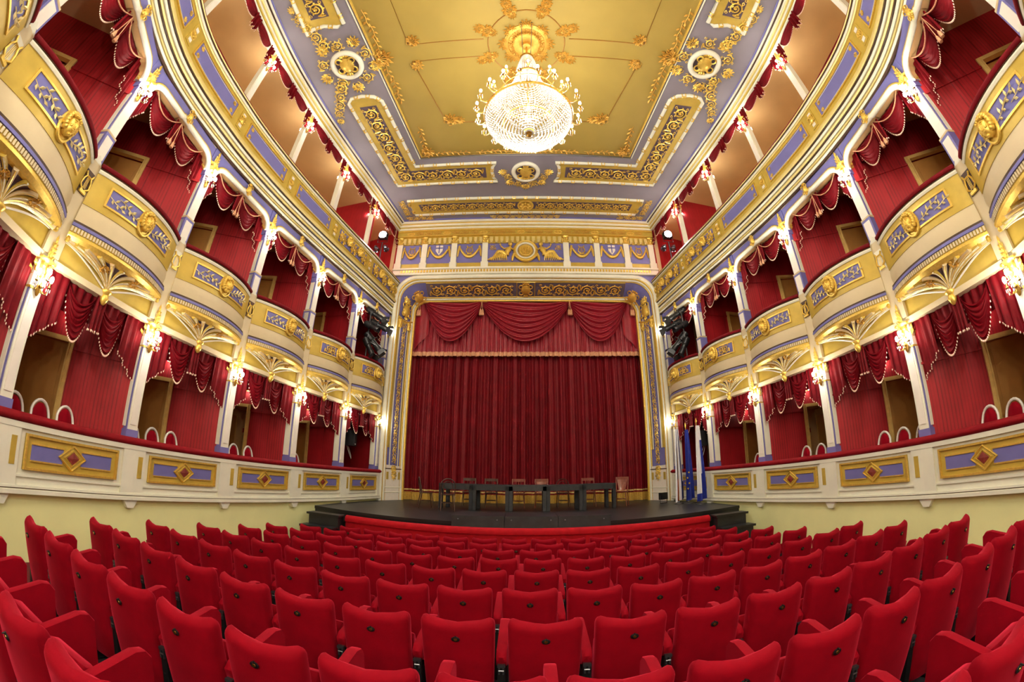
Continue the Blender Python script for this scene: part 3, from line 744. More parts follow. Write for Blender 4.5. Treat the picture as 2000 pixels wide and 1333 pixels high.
# ---------------------------------------------------------------- entablature, gallery frieze and ceiling cornice
TMAX = 6.6
for s, nm in ((-1, 1), (1, 2)):
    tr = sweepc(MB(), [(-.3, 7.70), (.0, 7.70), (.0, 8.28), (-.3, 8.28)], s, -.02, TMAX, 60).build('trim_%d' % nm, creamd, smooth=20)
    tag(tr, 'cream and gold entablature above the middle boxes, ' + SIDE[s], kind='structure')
    for o, z0, z1, mt in ((.03, 7.70, 7.74, darkline), (.05, 7.74, 7.80, cream), (.06, 7.82, 7.86, palegold), (.075, 7.88, 7.95, cream), (.09, 7.965, 7.985, darkline), (.11, 7.985, 8.05, palegold), (.135, 8.07, 8.13, cream), (.15, 8.145, 8.165, darkline), (.17, 8.165, 8.25, palegold)):
        sweepc(MB(), [(-.02, z0), (o, z0), (o + .012, (z0 + z1) / 2), (o, z1), (-.02, z1)], s, -.02, TMAX, 60).build('moulding', mt, tr, smooth=40)
    fr = sweepc(MB(), [(-.3, 8.25), (.12, 8.25), (.12, 8.98), (-.3, 8.98)], s, -.02, TMAX, 60).build('trim_%d' % (nm + 2), ochre, smooth=20)
    tag(fr, 'ochre gallery frieze with long lilac panels, ' + SIDE[s], kind='structure')
    for o, z0, z1, mt in ((.15, 8.25, 8.29, palegold), (.145, 8.92, 8.97, palegold), (.17, 8.97, 9.03, cream), (.185, 9.03, 9.05, darkline), (.20, 9.05, 9.09, palegold)):
        sweepc(MB(), [(-.1, z0), (o, z0), (o + .012, (z0 + z1) / 2), (o, z1), (-.1, z1)], s, -.02, TMAX, 60).build('moulding', mt, fr, smooth=40)
    sweepc(MB(), [(-.12, 9.09), (.17, 9.09), (.19, 9.12), (.15, 9.17), (-.12, 9.17)], s, -.02, TMAX, 60).build('rail_cushion', velvetd, fr, smooth=60)
    for i in range(6):
        fa, fb = (.13, .87)
        if i in (0, 1):
            sweepc(MB(), [(.11, 8.42), (.135, 8.42), (.135, 8.83), (.11, 8.83)], s, i + .12, i + .88, 8).build('lilac_panel', lilac, fr, smooth=20)
            for k in range(5):
                f = .2 + .15 * k; q = onc(i, f, .13, 8.6, s); q2 = onc(i, f + .01, .13, 8.6, s); xd = (q2 - q).normalized(); nn = Vector((-xd.y, xd.x, 0))
                if nn.x * s > 0: nn = -nn
                xd = UP.cross(nn)
                if k % 2 == 0: put('sprayw', 'relief_foliage', fr, q - Vector((0, 0, .08)), xd, nn, (.3, .34, .45))
                else: put('mask', 'relief_putto', fr, q + Vector((0, 0, .03)), xd, nn, (.42, .5, .6))
        else:
            sweepc(MB(), [(.11, 8.43), (.135, 8.43), (.135, 8.82), (.11, 8.82)], s, i + fa, i + fb, 10).build('lilac_panel', lilac, fr, smooth=20)
            mb = MB()
            for z in (8.42, 8.83): sweepc(mb, [(.12, z - .012), (.15, z - .012), (.15, z + .012), (.12, z + .012)], s, i + fa - .006, i + fb + .006, 10)
            for f in (fa, fb): sweepc(mb, [(.12, 8.41), (.15, 8.41), (.15, 8.84), (.12, 8.84)], s, i + f - .006, i + f + .006, 1)
            mb.build('panel_moulding', gold, fr, smooth=20)
            mb = MB()
            for z in (8.455, 8.795): sweepc(mb, [(.13, z - .005), (.142, z - .005), (.142, z + .005), (.13, z + .005)], s, i + fa + .03, i + fb - .03, 10)
            mb.build('panel_line', white, fr, smooth=20)
            for f, a in ((fa + .04, 1), (fb - .04, -1)):
                for z, bb in ((8.49, 1), (8.76, -1)):
                    q = onc(i, f, .135, z, s); xd = (onc(i, f + .01, .135, z, s) - q).normalized(); nn = Vector((-xd.y, xd.x, 0))
                    if nn.x * s > 0: nn = -nn
                    put('spray', 'corner_spray', fr, q, (xd * a + UP * bb).cross(nn), nn, .11)
        # small square with rosette between the panels
        q = onc(i, 0 if i else .02, .12, 8.625, s); xd = (onc(i, .02, .12, 8.625, s) - onc(i, 0, .12, 8.625, s)).normalized(); nn = Vector((-xd.y, xd.x, 0))
        if nn.x * s > 0: nn = -nn
        xd = UP.cross(nn); M = frame(q, xd, nn)
        mb = MB(); mb.box(-.10, .10, -.24, .24, 0, .015); o = mb.build('square_ground', ochre, fr, smooth=0); o.matrix_local = M
        if i % 2: put('rosette', 'rosette', fr, q + nn * .015, xd, nn, .19)
        else: put('crest', 'small_crest', fr, q + nn * .015, xd, nn, .24)
        for z in (-.15, .15):
            mb = MB(); mb.box(-.05, .05, z - .04, z + .04, .01, .025); o = mb.build('square_inset', white, fr, smooth=0); o.matrix_local = M
    co = sweepc(MB(), [(-.3, 11.38), (-.06, 11.38), (-.06, 11.75), (-.3, 11.75)], s, -.02, TMAX, 60).build('trim_%d' % (nm + 4), cream, smooth=20)
    tag(co, 'stepped cream ceiling cornice above the gallery, ' + SIDE[s], kind='structure')
    for o, z0, z1, mt in ((-.03, 11.36, 11.42, cream), (.0, 11.43, 11.47, ochre), (.02, 11.47, 11.54, cream), (.06, 11.55, 11.58, palegold), (.10, 11.58, 11.64, cream), (.13, 11.645, 11.66, darkline), (.17, 11.66, 11.72, cream), (.20, 11.72, 11.75, lilac)):
        sweepc(MB(), [(-.1, z0), (o, z0), (o + .012, (z0 + z1) / 2), (o, z1), (-.1, z1)], s, -.02, TMAX, 60).build('moulding', mt, co, smooth=40)
    # handrail rods in the gallery
    for i in range(6):
        a = onc(i, 0, -.12, 9.42, s); b = onc(i, 1, -.12, 9.42, s); mid = (a + b) / 2
        mb = MB(); mb.tube([a - mid, b - mid], .014, 6); mb.ell(tuple((a - mid) * .96), (.03, .03, .03), 6, 4); mb.ell(tuple((b - mid) * .96), (.03, .03, .03), 6, 4)
        o = mb.build('handrail_rod', velvetd, loc=tuple(mid)); tag(o, 'thin dark red handrail, %s gallery bay from the stage, %s' % (ORD[i], SIDE[s]), 'handrail', 'gallery handrails')
# ---------------------------------------------------------------- swagged box drapes
def swag(x0, x1, zt, s0, s1, dy, nf=5, nu=22, nv=20, depth=.07):
    def f(u, v):
        x = x0 + (x1 - x0) * u; c = 4 * u * (1 - u)
        z = zt - c * (s0 + (s1 - s0) * v) - .02 * v
        y = dy + depth * c * (.35 + .65 * v) + .022 * math.sin(v * nf * 2 * PI) * (.25 + .75 * c) - .05 * (1 - c) * v
        return (x, y, z)
    return MB().grid(f, nu, nv), [f(k / 30, 1) for k in range(31)]
def tail(x0, x1, zt, l0, l1, dy, nf=3, nu=18, nv=8, amp=.03):
    def f(u, v):
        x = x0 + (x1 - x0) * (u if v < .02 else u); ln = l0 + (l1 - l0) * u
        return (x, dy + amp * math.sin(u * nf * 2 * PI) * (.4 + .6 * v), zt - ln * v)
    return MB().grid(f, nu, nv), [f(k / 14, 1) for k in range(15)]
def beads(paths, r=.012):
    m = MB()
    for P in paths:
        for p in P: m.ell(p, (r, r, r * 1.6), 4, 3)
    return m
# unit drapes for a 2.2 m bay, local x across, y towards the house, z down from 0
def drape_set(kind):
    out = []
    if kind == 'lower':
        paths = []
        for x0, x1 in ((-.60, -.03), (.03, .60)):
            g, e = swag(x0, x1, 0, .22, .76, .0, 7, depth=.1); out.append(('swag', g.mesh('swag', drape, 80))); paths.append(e)
        for x0, x1, a, b in ((-1.02, -.6, 1.0, .62), (.6, 1.02, .62, 1.0), (-.10, .10, .52, .52)):
            g, e = tail(x0, x1, 0, a, b, .03 if abs(x0) > .2 else .09, 3, amp=.035); out.append(('tail', g.mesh('tail', drape, 80))); paths.append(e)
        g = MB().grid(lambda u, v: (-1.04 + 2.08 * u, -.03 + .018 * math.sin(u * 90), -.42 * v), 120, 2); out.append(('pleated_back', g.mesh('pleated_back', drape, 80)))
        out.append(('bead_trim', beads(paths).mesh('bead_trim', bead)))
    elif kind == 'middle':
        paths = []; cords = MB()
        for x0, x1 in ((-.78, -.02), (.02, .78)):
            g, e = swag(x0, x1, 0, .06, .66, .0, 7, depth=.1); out.append(('swag', g.mesh('swag', drape, 80))); paths.append(e)
            cords.tube([(x0 + (x1 - x0) * u, .1, -.02 - .9 * u * (1 - u)) for u in [k / 14 for k in range(15)]], .012, 5)
        for x0, x1, a, b in ((-.98, -.76, .92, .5), (.76, .98, .5, .92), (-.11, .11, .50, .50)):
            g, e = tail(x0, x1, -.02, a, b, .04 if abs(x0) > .2 else .09, 2.5, amp=.035); out.append(('tail', g.mesh('tail', drape, 80))); paths.append(e)
        g = MB().grid(lambda u, v: (-.98 + 1.96 * u, -.03 + .018 * math.sin(u * 80), -.3 * v), 110, 2); out.append(('pleated_back', g.mesh('pleated_back', drape, 80)))
        out.append(('cord', cords.mesh('cord', pinkfr, 60))); out.append(('bead_trim', beads(paths).mesh('bead_trim', bead)))
        m = MB()
        for x in (-.03, .03): m.tube([(0, .13, -.05), (x, .14, -.35), (x * 1.5, .14, -.5)], .008, 4); m.lathe([(.012, .05), (.03, 0), (.035, -.09), (.01, -.1)], 7, c=(x * 1.5, .14, -.52))
        out.append(('tassel', m.mesh('tassel', pinkfr, 60)))
    else:
        paths = []
        for x0, x1 in ((-.85, -.02), (.02, .85)):
            g, e = swag(x0, x1, 0, .02, .54, .0, 6, depth=.16); out.append(('swag', g.mesh('swag', drape, 80))); paths.append(e)
        for x0, x1, a, b in ((-1.05, -.83, .72, .42), (.83, 1.05, .42, .72), (-.13, .13, .5, .5)):
            g, e = tail(x0, x1, 0, a, b, .05, 2.5, amp=.05); out.append(('tail', g.mesh('tail', drape, 80))); paths.append(e)
        out.append(('bead_trim', beads(paths).mesh('bead_trim', bead)))
    return out
DR = {k: drape_set(k) for k in ('lower', 'middle', 'upper')}
for s in (-1, 1):
    for tier, zt, yy, rng in (('lower', 3.9, -.16, range(6)), ('middle', 7.46, -.26, range(7)), ('upper', 11.36, -.16, range(6))):
        for i in rng:
            P, rz, W = bayframe(i, s); k = W / 2.22
            q = Matrix.Rotation(rz, 4, 'Z') @ Vector((0, yy, 0))
            nm = {'lower': 'lower box', 'middle': 'middle box', 'upper': 'gallery bay'}[tier]
            t = thing('box_drape', 'red velvet drape with two swags, %s %s from the stage, %s' % (ORD[i], nm, SIDE[s]), 'drape', (P.x + q.x, P.y + q.y, zt), rz, tier + ' tier drapes')
            for n_, me in DR[tier]:
                ob(n_, me, t, scale=(k, 1, 1), kind='stuff' if n_ == 'bead_trim' else None)

# ---------------------------------------------------------------- small white armless chairs in the lower boxes
def boxchair_meshes():
    d = []
    arc = [(-.21, 0, .46), (-.22, -.03, .7), (-.2, -.05, .86)] + [(.2 * math.cos(a), -.06 - .02 * math.sin(a), .86 + .2 * math.sin(a)) for a in [PI - PI * k / 10 for k in range(1, 10)]] + [(.2, -.05, .86), (.22, -.03, .7), (.21, 0, .46)]
    m = MB(); m.tube(arc, .024, 6); d.append(('back_frame', m.mesh('back_frame', white, 60)))
    m = MB(); m.grid(lambda u, v: ((2 * u - 1) * .18 * (1 if v < .55 else math.sqrt(max(0.02, 1 - ((v - .55) / .47) ** 2))), -.05 + .04 * math.sin(PI * u) - .02 * v, .52 + .5 * v), 10, 10); d.append(('back_pad', m.mesh('back_pad', velvet, 60)))
    m = MB(); m.box(-.21, .21, 0, .42, .43, .5); d.append(('seat', m.mesh('seat', velvet, 0)))
    for x, y in ((-.19, .02), (.19, .02), (-.19, .4), (.19, .4)):
        m = MB(); m.tube([(x, y, .43), (x * 1.05, y * 1.05, 0)], [.02, .014], 6); d.append(('leg', m.mesh('leg', white, 60)))
    return d
BC = boxchair_meshes()
for s in (-1, 1):
    for i in range(1, 6):
        P, rz, W = bayframe(i, s); mm_ = 1 if s < 0 else -1
        us = {1: (1.25, 1.72), 2: (.88, 1.35, 1.82), 3: (.86, 1.33, 1.8), 4: (.88, 1.35, 1.82), 5: (.86, 1.33, 1.8)}[i]
        for k, u in enumerate(us):
            x = mm_ * (u - W / 2); y = -.64
            q = Matrix.Rotation(rz, 4, 'Z') @ Vector((x, y, 0))
            t = thing('box_chair', 'white round-backed chair, %s from partition, %s lower box from stage, %s' % (ORD[k], ORD[i], SIDE[s]), 'chair', (P.x + q.x, P.y + q.y, 1.15), rz + mm_ * .25, 'chairs in the lower boxes')
            for n_, me in BC: ob(n_, me, t, scale=(.96, .9, 1.06))
# ---------------------------------------------------------------- stage wall (proscenium)
WS = thing('wall_stage', 'cream and gold proscenium wall framing the stage opening', None, (0, 0, 0), 0, None, 'structure')
YF, YB = 13.25, 14.2
def outline(h, top, r, z0=1.0, n=8):
    p = [(-h, z0)]
    p += [(-h, z0 + (top - r - z0) * k / 12) for k in range(1, 12)]
    p += [(-h + r - r * math.cos(a), top - r + r * math.sin(a)) for a in [PI / 2 * k / n for k in range(n + 1)]]
    p += [(-h + r + (2 * h - 2 * r) * k / 16, top) for k in range(1, 16)]
    return p + [(-x, z) for x, z in p[:12 + n + 1 + 0][::-1]]
def lerpo(f, grow=0.):
    h = 4.88 + (4.42 - 4.88) * f + grow; top = 9.2 + (8.68 - 9.2) * f + grow; r = .78 + (.5 - .78) * f
    return outline(h, top, r)
def band(f0, f1, lift, nm, mt, i0=0, i1=None, thick=True, smooth=50):
    a = lerpo(f0); b = lerpo(f1); i1 = i1 if i1 is not None else len(a) - 1
    ya = YF + (YB - YF) * f0; yb = YF + (YB - YF) * f1
    vs = []
    def inw(p):      # shift towards the opening
        x, z = p; return (x * (1 - lift / 4.6), z - (lift if z > 8 else 0))
    for k in range(i0, i1 + 1):
        (x0, z0), (x1, z1) = inw(a[k]), inw(b[k]); vs += [(x0, ya - lift, z0), (x1, yb - lift, z1)]
    m = MB(); m.add(vs, [(2 * j, 2 * j + 2, 2 * j + 3, 2 * j + 1) for j in range(i1 - i0)])
    return m.build(nm, mt, WS, smooth=smooth)
NO = len(lerpo(0))
band(0, 1, 0, 'reveal', lilac)
mb = MB(); o0 = lerpo(0)
# flat wall face around the reveal
top = [(-5.35, 11.75), (5.35, 11.75)]
vs = [(x, YF, z) for x, z in o0] + [((-5.35 if x < -4.05 else 5.35 if x > 4.05 else x), YF, (z if abs(x) > 4.8 and z < 8.3 else 9.42)) for x, z in o0]
mb.add(vs, [(k, NO + k, NO + k + 1, k + 1) for k in range(NO - 1)])
mb.build('wall_face', lilac, WS, smooth=0)
m = MB(); m.box(-5.4, 5.4, YF, YF + .3, 9.4, 11.75); m.build('upper_wall', creamd, WS, smooth=0)
for sg in (-1, 1):
    m = MB(); m.box(min(sg * 4.45, sg * 9), max(sg * 4.45, sg * 9), YB + .02, YB + .3, 1, 11.75); m.build('side_wall', creamd, WS, smooth=0)
m = MB(); m.box(-4.5, 4.5, YB + .02, YB + .3, 8.66, 11.75); m.build('head_wall', creamd, WS, smooth=0)
# roll mouldings following the opening
def roll(f, r, mt, nm, dy=0., grow=0.):
    m = MB(); y = YF + (YB - YF) * f + dy; m.tube([(x, y, z) for x, z in lerpo(f, grow)], r, 8, flat=(0, 1, 0)); m.build(nm, mt, WS, smooth=70)
roll(0, .085, cream, 'outer_roll', -.03, .05); roll(.03, .035, gold, 'gilt_bead', -.04); roll(.10, .045, cream, 'inner_roll', -.03)
roll(.16, .025, gold, 'gilt_bead', -.02); roll(.84, .025, gold, 'gilt_bead', -.02); roll(.92, .05, cream, 'inner_roll', -.02); roll(1, .07, gold, 'gilt_roll', 0)
NS = 12
# ochre stripes beside the lilac strip on the jambs
for i0, i1 in ((3, NS - 1), (NO - NS, NO - 4)):
    band(.17, .27, .012, 'ochre_strip', ochre, i0, i1); band(.73, .83, .012, 'ochre_strip', ochre, i0, i1)
    band(.275, .325, .02, 'cream_fillet', cream, i0 - 1, i1); band(.675, .725, .02, 'cream_fillet', cream, i0 - 1, i1)
# white dado of each jamb
for i0, i1 in ((0, 2), (NO - 3, NO - 1)):
    band(.12, .9, .022, 'jamb_dado', white, i0, i1, smooth=0)
def revpt(f, z, sg):      # point on the jamb
    h = 4.88 + (4.42 - 4.88) * f; return Vector((sg * h, YF + (YB - YF) * f, z))
for sg in (-1, 1):
    n = Vector((-sg * (YB - YF), -.46, 0)).normalized()
    for k in range(18):
        z = 2.45 + .30 * k
        put('scroll', 'scroll', WS, revpt(.5, z, sg) + n * .02, UP, n, (.30, .2, .3), flip=(k % 2 == 1))
    put('spray', 'acanthus_spray', WS, revpt(.5, 2.2, sg) + n * .02, (-UP).cross(n), n, .28)
    put('crest', 'jamb_crest', WS, revpt(.5, 8.05, sg) + n * .03, UP.cross(n), n, (.62, .75, .6))
    put('spray', 'acanthus_spray', WS, revpt(.5, 8.35, sg) + n * .03, UP.cross(n), n, .4)
    m = MB(); a = revpt(.12, 7.72, sg); b = revpt(.88, 7.72, sg)
    m.tube([a + n * .03, (a + b) / 2 + n * .03 - UP * .14, b + n * .03], .04, 6); m.build('crest_ledge', gold, WS)
    for f in (.27, .73): put('capital', 'strip_capital', WS, revpt(f, 7.3, sg) + n * .02, UP.cross(n), UP, (.2, .16, .3))
    put('sprayw', 'dado_bouquet', WS, revpt(.5, 1.95, sg) + n * .05, (-UP).cross(n), n, (.2, .3, .25))
    for f in (.22, .78):
        c = revpt(f, 1.86, sg); m = MB(); m.box(-.05, .05, -.13, .13, .03, .045); o = m.build('dado_inset', ochre, WS, smooth=0); o.matrix_local = frame(c, UP.cross(n), n)
    for z in (1.45, 1.28, 2.1):
        m = MB(); m.tube([revpt(.12, z, sg) + n * .03, revpt(.9, z, sg) + n * .03], .018, 5); m.build('dado_moulding', darkline if z == 2.1 else cream, WS)
# head of the reveal: dusky ground, gilded scrolls, crests; soffit shade painted in
hn = Vector((0, -(.52), -(YB - YF))).normalized()
def headpt(f, x): return Vector((x, YF + (YB - YF) * f, 9.2 + (8.68 - 9.2) * f))
for x0, x1 in ((-3.85, -.36), (-.34, .34), (.36, 3.85)):
    a, b, c, d = headpt(.18, x0), headpt(.18, x1), headpt(.83, x1), headpt(.83, x0)
    m = MB(); m.add([p + hn * .02 for p in (a, b, c, d)], [(0, 1, 2, 3)]); m.build('head_panel', lilacd, WS, smooth=0)
    m = MB(); m.tube([p + hn * .03 for p in (a, b, c, d)], .018, 4, True); m.build('head_panel_frame', gold, WS, smooth=0)
    if abs(x0) > .35: scroll_strip(WS, headpt(.5, x0 + .12) + hn * .03, headpt(.5, x1 - .12) + hn * .03, .52, hn, 'scrolld')
put('crestd', 'head_crest', WS, headpt(.5, 0) + hn * .03, (1, 0, 0), hn, .62)
for sg in (-1, 1): put('crestd', 'corner_crest', WS, Vector((sg * 4.15, 13.7, 8.62)) + hn * .03, (1, 0, -.5 * sg), (-.5 * sg, -.5, -.6), .6)
# entablature above the opening
for z0, z1, yo, mt in ((9.34, 9.42, .10, cream), (9.42, 9.56, .07, white), (9.56, 9.63, .13, cream), (9.63, 9.85, .04, ochre), (11.06, 11.1, .16, gold), (11.1, 11.3, .14, ochre), (11.3, 11.37, .18, gold), (11.37, 11.45, .22, cream), (11.45, 11.49, .24, ochre), (11.49, 11.58, .28, cream), (11.58, 11.61, .31, gold), (11.61, 11.70, .36, cream), (11.70, 11.75, .40, lilac)):
    m = MB(); m.box(-5.2, 5.2, YF - yo, YF + .02, z0, z1); m.build('moulding', mt, WS, smooth=0)
m = MB()
for k in range(84): x = -4.9 + 9.8 * (k + .5) / 84; m.box(x - .035, x + .035, YF - .09, YF - .06, 9.44, 9.54)
m.build('bead_row', gold, WS, smooth=0, kind='stuff')
m = MB(); m.box(-5.1, 5.1, YF - .03, YF, 9.85, 10.72); m.build('frieze_ground', lilac, WS, smooth=0)
for k in range(48):
    x = -4.95 + 9.9 * (k + .5) / 48
    m = MB(); m.box(x - .06, x + .06, YF - .14, YF - .02, 10.78, 10.98); m.lathe([(.06, 0), (.045, -.06)], 8, c=(x, YF - .08, 10.78)); m.build('dentil', palegold, WS, smooth=0)
m = MB(); m.box(-5.1, 5.1, YF - .06, YF, 10.72, 11.06); m.build('dentil_ground', ochre, WS, smooth=0)
PX = [-3.96, -2.745, -1.50, 1.68, 2.86, 4.01]
PX = [-4.0, -2.8, -1.58, 1.58, 2.8, 4.0]
for x in PX + [-5.03, 5.03]:
    m = MB(); m.box(x - .11, x + .11, YF - .11, YF, 9.85, 10.74); m.box(x - .14, x + .14, YF - .13, YF, 9.63, 9.85); m.build('pilaster', cream, WS, smooth=0)
    ob('pilaster_capital', ME['capital'], WS, loc=(x, YF - .08, 10.72), scale=(.3, .22, .3))
for k, (a, b) in enumerate(((-5.03, -4.0), (-4.0, -2.8), (-2.8, -1.58), (1.58, 2.8), (2.8, 4.0), (4.0, 5.03))):
    x = (a + b) / 2; wv = (b - a) - .26
    put('garland', 'garland', WS, (x, YF - .035, 10.3), (1, 0, 0), (0, -1, 0), (wv * .92, .8, .8))
    if k in (1, 4):
        m = MB(); m.prism([(-.14, .2), (.14, .2), (.14, -.05), (0, -.24), (-.14, -.05)], -.05, 0); o = m.build('shield', white, WS, smooth=0, loc=(x, YF - .03, 10.45))
        m = MB(); m.box(-.14, .14, -.06, -.05, .05, .1); m.box(-.02, .02, -.06, -.05, -.15, .2); m.build('shield_bar', lilac, o, smooth=0)
    else: put('lyre', 'lyre', WS, (x, YF - .035, 10.42), (1, 0, 0), (0, -1, 0), .75)
# central medallion with two reclining gilded figures
mc = (0, YF - .05, 10.35)
for r, w_, mt, nm in ((.43, .06, gold, 'medallion_ring'), (.35, .045, cream, 'medallion_ring'), (.27, .02, gold, 'medallion_ring')):
    m = MB(); m.tube([(r * math.cos(a), -.04, r * math.sin(a)) for a in [2 * PI * k / 36 for k in range(36)]], w_, 6, True); m.build(nm, mt, WS, loc=mc, smooth=60)
m = MB(); m.lathe([(.35, 0), (.35, .03), (.02, .04)], 28); o = m.build('medallion_ground', lilacd, WS); o.matrix_local = frame(mc, (1, 0, 0), (0, -1, 0))
put('rosette', 'medallion_rosette', WS, (0, YF - .1, 10.35), (1, 0, 0), (0, -1, 0), .5)
put('garland', 'medallion_garland', WS, (0, YF - .1, 9.98), (1, 0, 0), (0, -1, 0), (1.0, .5, 1))
for sg in (-1, 1):
    m = MB()
    J = lambda *q: [(sg * a, -b, c) for a, b, c in q]
    m.tube(J((.74, .1, -.08), (.72, .13, .04), (.65, .14, .16), (.6, .12, .26)), [.105, .095, .115, .06], 9)          # torso
    m.tube(J((.6, .12, .26), (.58, .13, .33)), [.04, .04], 6); m.ell((sg * .575, -.14, .40), (.068, .075, .085), 10, 7)   # neck, head
    m.ell((sg * .60, -.11, .425), (.08, .07, .075), 9, 6)
    m.tube(J((.76, .12, -.08), (.9, .17, .03), (1.04, .17, .06), (1.14, .14, -.08), (1.27, .12, -.2), (1.38, .12, -.22)), [.095, .085, .062, .05, .035, .025], 8)
    m.tube(J((.76, .1, -.12), (.95, .12, -.12), (1.1, .12, -.14), (1.28, .1, -.24), (1.46, .1, -.27)), [.09, .08, .06, .045, .022], 8)
    m.tube(J((.56, .15, .22), (.48, .17, .14), (.43, .15, .24)), [.04, .034, .026], 6); m.tube(J((.68, .15, .22), (.82, .17, .17), (.94, .16, .28), (.97, .16, .34)), [.04, .034, .028, .02], 6)
    m.ell((sg * .98, -.16, .38), (.035, .035, .05), 7, 5)
    for k in range(9): m.tube(J((.72 + .045 * k, .2, -.02 + .012 * k), (.74 + .06 * k, .19, -.16), (.72 + .075 * k, .13, -.33)), [.018, .022, .014], 5)
    m.build('reclining_figure', gold, WS, loc=(0, YF - .02, 10.2), smooth=60)
    put('scroll', 'frieze_scroll', WS, (sg * 1.28, YF - .04, 10.52), (1, 0, 0), (0, -1, 0), (.24 * sg, .24, .24))
# scrolls along the top gilt frieze
for k in range(26):
    x = -4.8 + 9.6 * (k + .5) / 26
    put('scrolld' if k % 4 else 'rosette', 'frieze_scroll', WS, (x, YF - .14, 11.2), (1, 0, 0), (0, -1, 0), (.34, .17, .2), flip=k % 2 == 1)

# ---------------------------------------------------------------- stage platform, steps, rail
ly = lambda x: 8.78 + .024 * x * x
st = thing('stage', 'black painted stage platform with a bowed front edge', 'stage', (0, 10, 0))
m = MB(); xs = [-5.3 + 10.6 * k / 40 for k in range(41)]
vs = [(x, ly(x) - 10, 1.0) for x in xs] + [(x, 5.4, 1.0) for x in xs] + [(x, ly(x) - 10, .72) for x in xs] 
n = 41
m.add(vs, [(k, k + 1, n + k + 1, n + k) for k in range(40)] + [(2 * n + k, 2 * n + k + 1, k + 1, k) for k in range(40)]); m.build('deck', blackst, st, smooth=0)
m = MB(); m.add([(x, ly(x) - 10 - .03, z) for z in (.93, 1.0) for x in xs] + [(x, ly(x) - 10 + .02, 1.001) for x in xs], [(k, k + 1, n + k + 1, n + k) for k in range(40)] + [(n + k, n + k + 1, 2 * n + k + 1, 2 * n + k) for k in range(40)]); m.build('nosing', blackm, st, smooth=0)
m = MB(); m.add([(x, ly(x) - 10 + .02, z) for z in (-.4, .95) for x in xs], [(k, k + 1, n + k + 1, n + k) for k in range(40)]); m.build('fascia', blackm, st, smooth=0)
# red velvet orchestra rail in front of the stage
rl = thing('stage_rail', 'low crimson velvet rail curving along the stage front', 'rail', (0, 8.6, 0))
xs2 = [-4.2 + 8.4 * k / 36 for k in range(37)]
def rsweep(prof, nm, mt, sm=50):
    k = len(prof); vs = []
    for x in xs2:
        for o_, z in prof: vs.append((x, ly(x) - .26 + o_ - 8.6, z))
    m = MB(); m.add(vs, [(a * k + j, (a + 1) * k + j, (a + 1) * k + (j + 1) % k, a * k + (j + 1) % k) for a in range(36) for j in range(k)] + [tuple(range(k))[::-1], tuple(36 * k + j for j in range(k))]); m.build(nm, mt, rl, smooth=sm)
rsweep([(0, -.3), (0, .78), (.1, .78), (.1, -.3)], 'panel', velvetr, 0)
rsweep([(-.04, .78), (-.05, .84), (-.02, .9), (.05, .92), (.12, .9), (.14, .84), (.12, .78)], 'padded_top', velvetr, 70)
for sg in (-1, 1):
    t = thing('stage_steps', 'black wooden steps up to the stage ' + ('beside the flags' if sg > 0 else 'opposite the flags'), 'steps', (sg * 4.66, 8.6, 0))
    for k, (y, z) in enumerate(((.22, .92), (-.1, .66), (-.42, .4))):
        m = MB(); m.box(-.42, .42, y - .16, y + .17, z - .04, z); m.box(-.38, .38, y - .13, y + .16, -.2, z - .04); m.build('step', blackst, t, smooth=0)
        m = MB(); m.box(-.425, .425, y - .175, y - .15, z - .045, z + .004); m.build('nosing', blackm, t, smooth=0)
t = thing('platform_box', 'low black three-panel platform at the middle of the stage edge', 'platform', (.05, 9.2, 1.0))
for k in range(3):
    x = -1.7 + 1.14 * k; m = MB(); m.box(x, x + 1.13, -.5, -.46, -.2, .15); m.build('front_panel', blackt, t, smooth=0)
    m = MB(); m.box(x, x + 1.13, -.46, .42, .12, .15); m.build('top_panel', blackst, t, smooth=0)
    for xx in (.14, .98):
        m = MB(); m.ell((x + xx, -.505, .07), (.018, .012, .018), 8, 5); m.build('bolt', iron, t)
m = MB(); m.box(-1.68, 1.7, -.45, .4, 0.005, .12); m.build('body', blackm, t, smooth=0)

# ---------------------------------------------------------------- stage curtain and valance
t = thing('stage_curtain', 'deep red pleated stage curtain with gold fringed hem', 'curtain', (0, 14.62, 1.0))
def pleat(x):
    return .10 * math.sin(x * 17.5 + .8 * math.sin(x * 2.3)) + .03 * math.sin(x * 41 + 1.3 * math.sin(x * 1.7))
m = MB().grid(lambda u, v: (-4.7 + 9.4 * u, pleat(-4.7 + 9.4 * u) * (1 - .25 * v), .42 + 8.0 * v), 620, 8); m.build('cloth', drapes, t, smooth=80)
m = MB().grid(lambda u, v: (-4.7 + 9.4 * u, pleat(-4.7 + 9.4 * u) - .012, .36 + .05 * v), 620, 1); m.build('hem_braid', palegold, t, smooth=80)
m = MB().grid(lambda u, v: (-4.7 + 9.4 * u, pleat(-4.7 + 9.4 * u) - .004, .30 + .13 * v), 620, 1); m.build('hem_band', drapes, t, smooth=80)
m = MB().grid(lambda u, v: (-4.7 + 9.4 * u, pleat(-4.7 + 9.4 * u) + .008 * math.sin(u * 2400), .0 + .30 * v), 1240, 1); m.build('fringe', fringe, t, smooth=80)
t = thing('stage_valance', 'rose red swagged valance with tassels above the stage curtain', 'valance', (0, 14.36, 8.75))
def vp(x): return .035 * math.sin(x * 26) + .02 * math.sin(x * 61 + x)
m = MB().grid(lambda u, v: (-4.55 + 9.1 * u, vp(-4.55 + 9.1 * u) * (.4 + .6 * v), -2.26 * v), 420, 6); m.build('pleated_skirt', valm, t, smooth=80)
m = MB().grid(lambda u, v: (-4.55 + 9.1 * u, vp(-4.55 + 9.1 * u) - .012, -2.14 - .17 * v), 420, 1); m.build('fringe', pinkfr, t, smooth=80)
